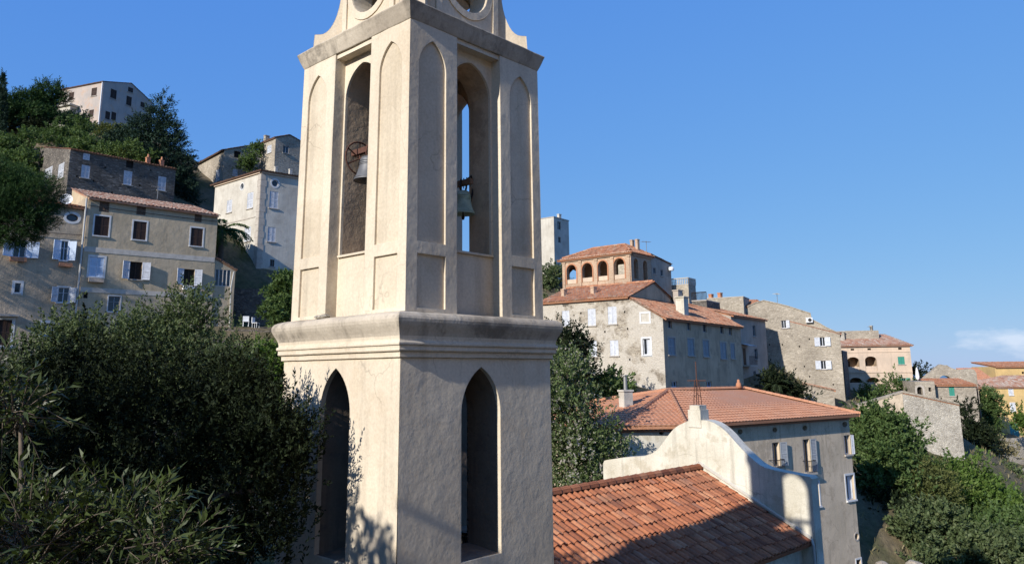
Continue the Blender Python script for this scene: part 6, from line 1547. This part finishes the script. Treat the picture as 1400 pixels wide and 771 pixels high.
# --- added unseen house behind the viewpoint: blocks sky, bounces warm light
A = Vector((9, 7, 12)); dl = dirv(-170); d = dirv(80)
H = House('house', 'tall warm ochre house added behind the viewpoint to block sky and bounce light', 'house', (14, -4, -4), [M['warm']], 'houses of the old village')
L0 = xy(A)+dl*20; C0 = xy(A)+d*11
wl = H.wall(L0, A, -12, z=12); w = H.wall(A, C0, -12, z=12); H.wall(C0, C0+dl*20, -12, z=12); H.wall(C0+dl*20, L0, -12, z=12)
for k in range(5):
    for zz in (-1.0, 2.2, 5.4, 8.6): H.win(wl, None, 'shut', sz=(2+3.7*k, zz, 3+3.7*k, zz+1.5))
q1, q2 = L0+d*5.5, xy(A)+d*5.5
H.slope([ez(L0, 12), ez(xy(A), 12), ez(q2, 14), ez(q1, 14)], seed=141); H.slope([ez(C0, 12), ez(C0+dl*20, 12), ez(q1, 14), ez(q2, 14)], seed=142)
H.finish()

# ------------------------------------------------------------------ small things
c = hp(1208, 768, 46)
for i, (px, py, Y, sc) in enumerate(((1208, 773, 45, 0.42), (1250, 775, 48, 0.6))):
    c = hp(px, py, Y); mb = MB(); rng = random.Random(i+3)
    mb.lathe([(0, -1.6), (1.0, -1.4), (1.15, -0.4), (0.85, 0.25), (0.4, 0.55), (0, 0.62)], (0, 0, 0), 14)
    mb.v = [tuple(c+Vector(p)*sc*(1+0.35*mnoise.noise(Vector(p)*1.3+Vector((i*9, 0, 0))))) for p in mb.v]
    o = mb.build('boulder', M['stone'], None, False); tag(o, ['pointed pale boulder beside the foot of the hipped roof house', 'broad pale boulder at the bottom edge of the valley'][i], 'boulder', 'boulders at the bottom edge')
b0 = hp(1344, 606, 90); t0 = hp(1341, 528, 90)
ps = thing('utility_pole', 'rusty red pole standing among bushes before the yellow house', 'pole', (b0.x, b0.y, b0.z-1))
mb = MB(); mb.tube([b0-Vector((0, 0, 1)), Vector((b0.x, b0.y, t0.z))], [0.14, 0.11], 8); mb.build('shaft', M['rust'], ps)
mb = MB(); q = Vector((b0.x, b0.y, t0.z-0.3)); mb.tube([q-Vector((.5, 0, 0)), q+Vector((.5, 0, 0))], 0.05, 6); mb.build('crossarm', M['rust'], ps)
c = hp(1254.5, 516, 92.5); ps = thing('parasol', 'folded white parasol on the terrace right of the rose house', 'parasol', (c.x, c.y, c.z-0.4))
mb = MB(); mb.tube([c-Vector((0, 0, .6)), c+Vector((0, 0, 1.2))], 0.03, 6); mb.build('pole', M['metal'], ps)
mb = MB(); mb.lathe([(0.16, -0.2), (0.22, 0.1), (0.17, 0.6), (0.09, 1.05), (0.02, 1.2)], c, 10); mb.build('canopy', M['canvas'], ps)
def garden_chair(label, c, rz):
    root = thing('garden_chair', label, 'chair', c, 'white garden chairs'); a = Vector((math.cos(rz), math.sin(rz), 0)); b = Vector((-a.y, a.x, 0)); c = Vector(c)
    mb = MB(); mb.box(c+Vector((0, 0, .43)), a*.26, b*.25, Vector((0, 0, .025))); mb.build('seat', M['plastic'], root)
    mb = MB(); mb.box(c+b*.25+Vector((0, 0, .68)), a*.26, b*.025, Vector((0, 0, .24))); mb.build('backrest', M['plastic'], root)
    for s in (-1, 1):
        for q in (-1, 1): mb = MB(); mb.tube([c+a*(.22*s)+b*(.21*q), c+a*(.22*s)+b*(.21*q)+Vector((0, 0, .41))], .025, 6); mb.build('leg', M['plastic'], root)
for i, (px, py) in enumerate(((336, 440), (349.5, 441))):
    c = hp(px, py+5, 68.2); c.z = gz(c.x, c.y)
    garden_chair(['white garden chair on the dark terrace, left one of the pair', 'white garden chair on the dark terrace, right one of the pair'][i], (c.x, c.y, c.z), 0.4+i)

# ------------------------------------------------------------------ wires and aerials
def aerial(house_label, p, h=1.6, az_=20):
    root = next(o for o in col.objects if o.parent is None and o.get('label', '').startswith(house_label))
    mb = MB(); p = Vector(p); a = dirv(az_); b = dirv(az_+90)
    mb.tube([p, p+Vector((0, 0, h))], 0.03, 5); q = p+Vector((0, 0, h-0.1)); mb.tube([q-a*0.6, q+a*0.6], 0.018, 5)
    for k in range(7): r = q+a*(-0.55+0.18*k); mb.tube([r-b*(0.32-0.02*k), r+b*(0.32-0.02*k)], 0.014, 4)
    mb.build('aerial', M['zinc'], root)
def sag(p0, p1, dip, n=14): return [Vector(p0).lerp(Vector(p1), i/n)-Vector((0, 0, dip*4*(i/n)*(1-i/n))) for i in range(n+1)]
aerial('tall grey rubble house with ragged', hp(1063, 414, 86.5), 1.1, 40)
aerial('red roofed belvedere', hp(884, 344, 85), 1.2, 70)
aerial('faded rose house', hp(1190, 456, 101), 1.0, 10)
aerial('long beige house', hp(215, 272, 68), 1.2, 60)
aerial('white corner', hp(395, 236, 80), 1.2, 15) if False else None
cab = thing('cable', 'thin black cable sagging across the grey brown facade at the far left', 'cable', B1wall.pt(2, 6))
mb = MB(); mb.tube(sag(B1wall.pt(*B1wall.sz(-20, 306), 0.16), B1wall.pt(*B1wall.sz(112, 322), 0.16), 0.12), 0.022, 5, False); mb.build('wire', M['iron'], cab)
cab = thing('cable', 'thin black cable slung over the front of the long beige house', 'cable', beige_wall.pt(2, 6))
mb = MB(); mb.tube(sag(beige_wall.pt(*beige_wall.sz(121, 281), 0.1), beige_wall.pt(*beige_wall.sz(296, 303), 0.1), 0.05), 0.02, 5, False); mb.build('wire', M['iron'], cab)
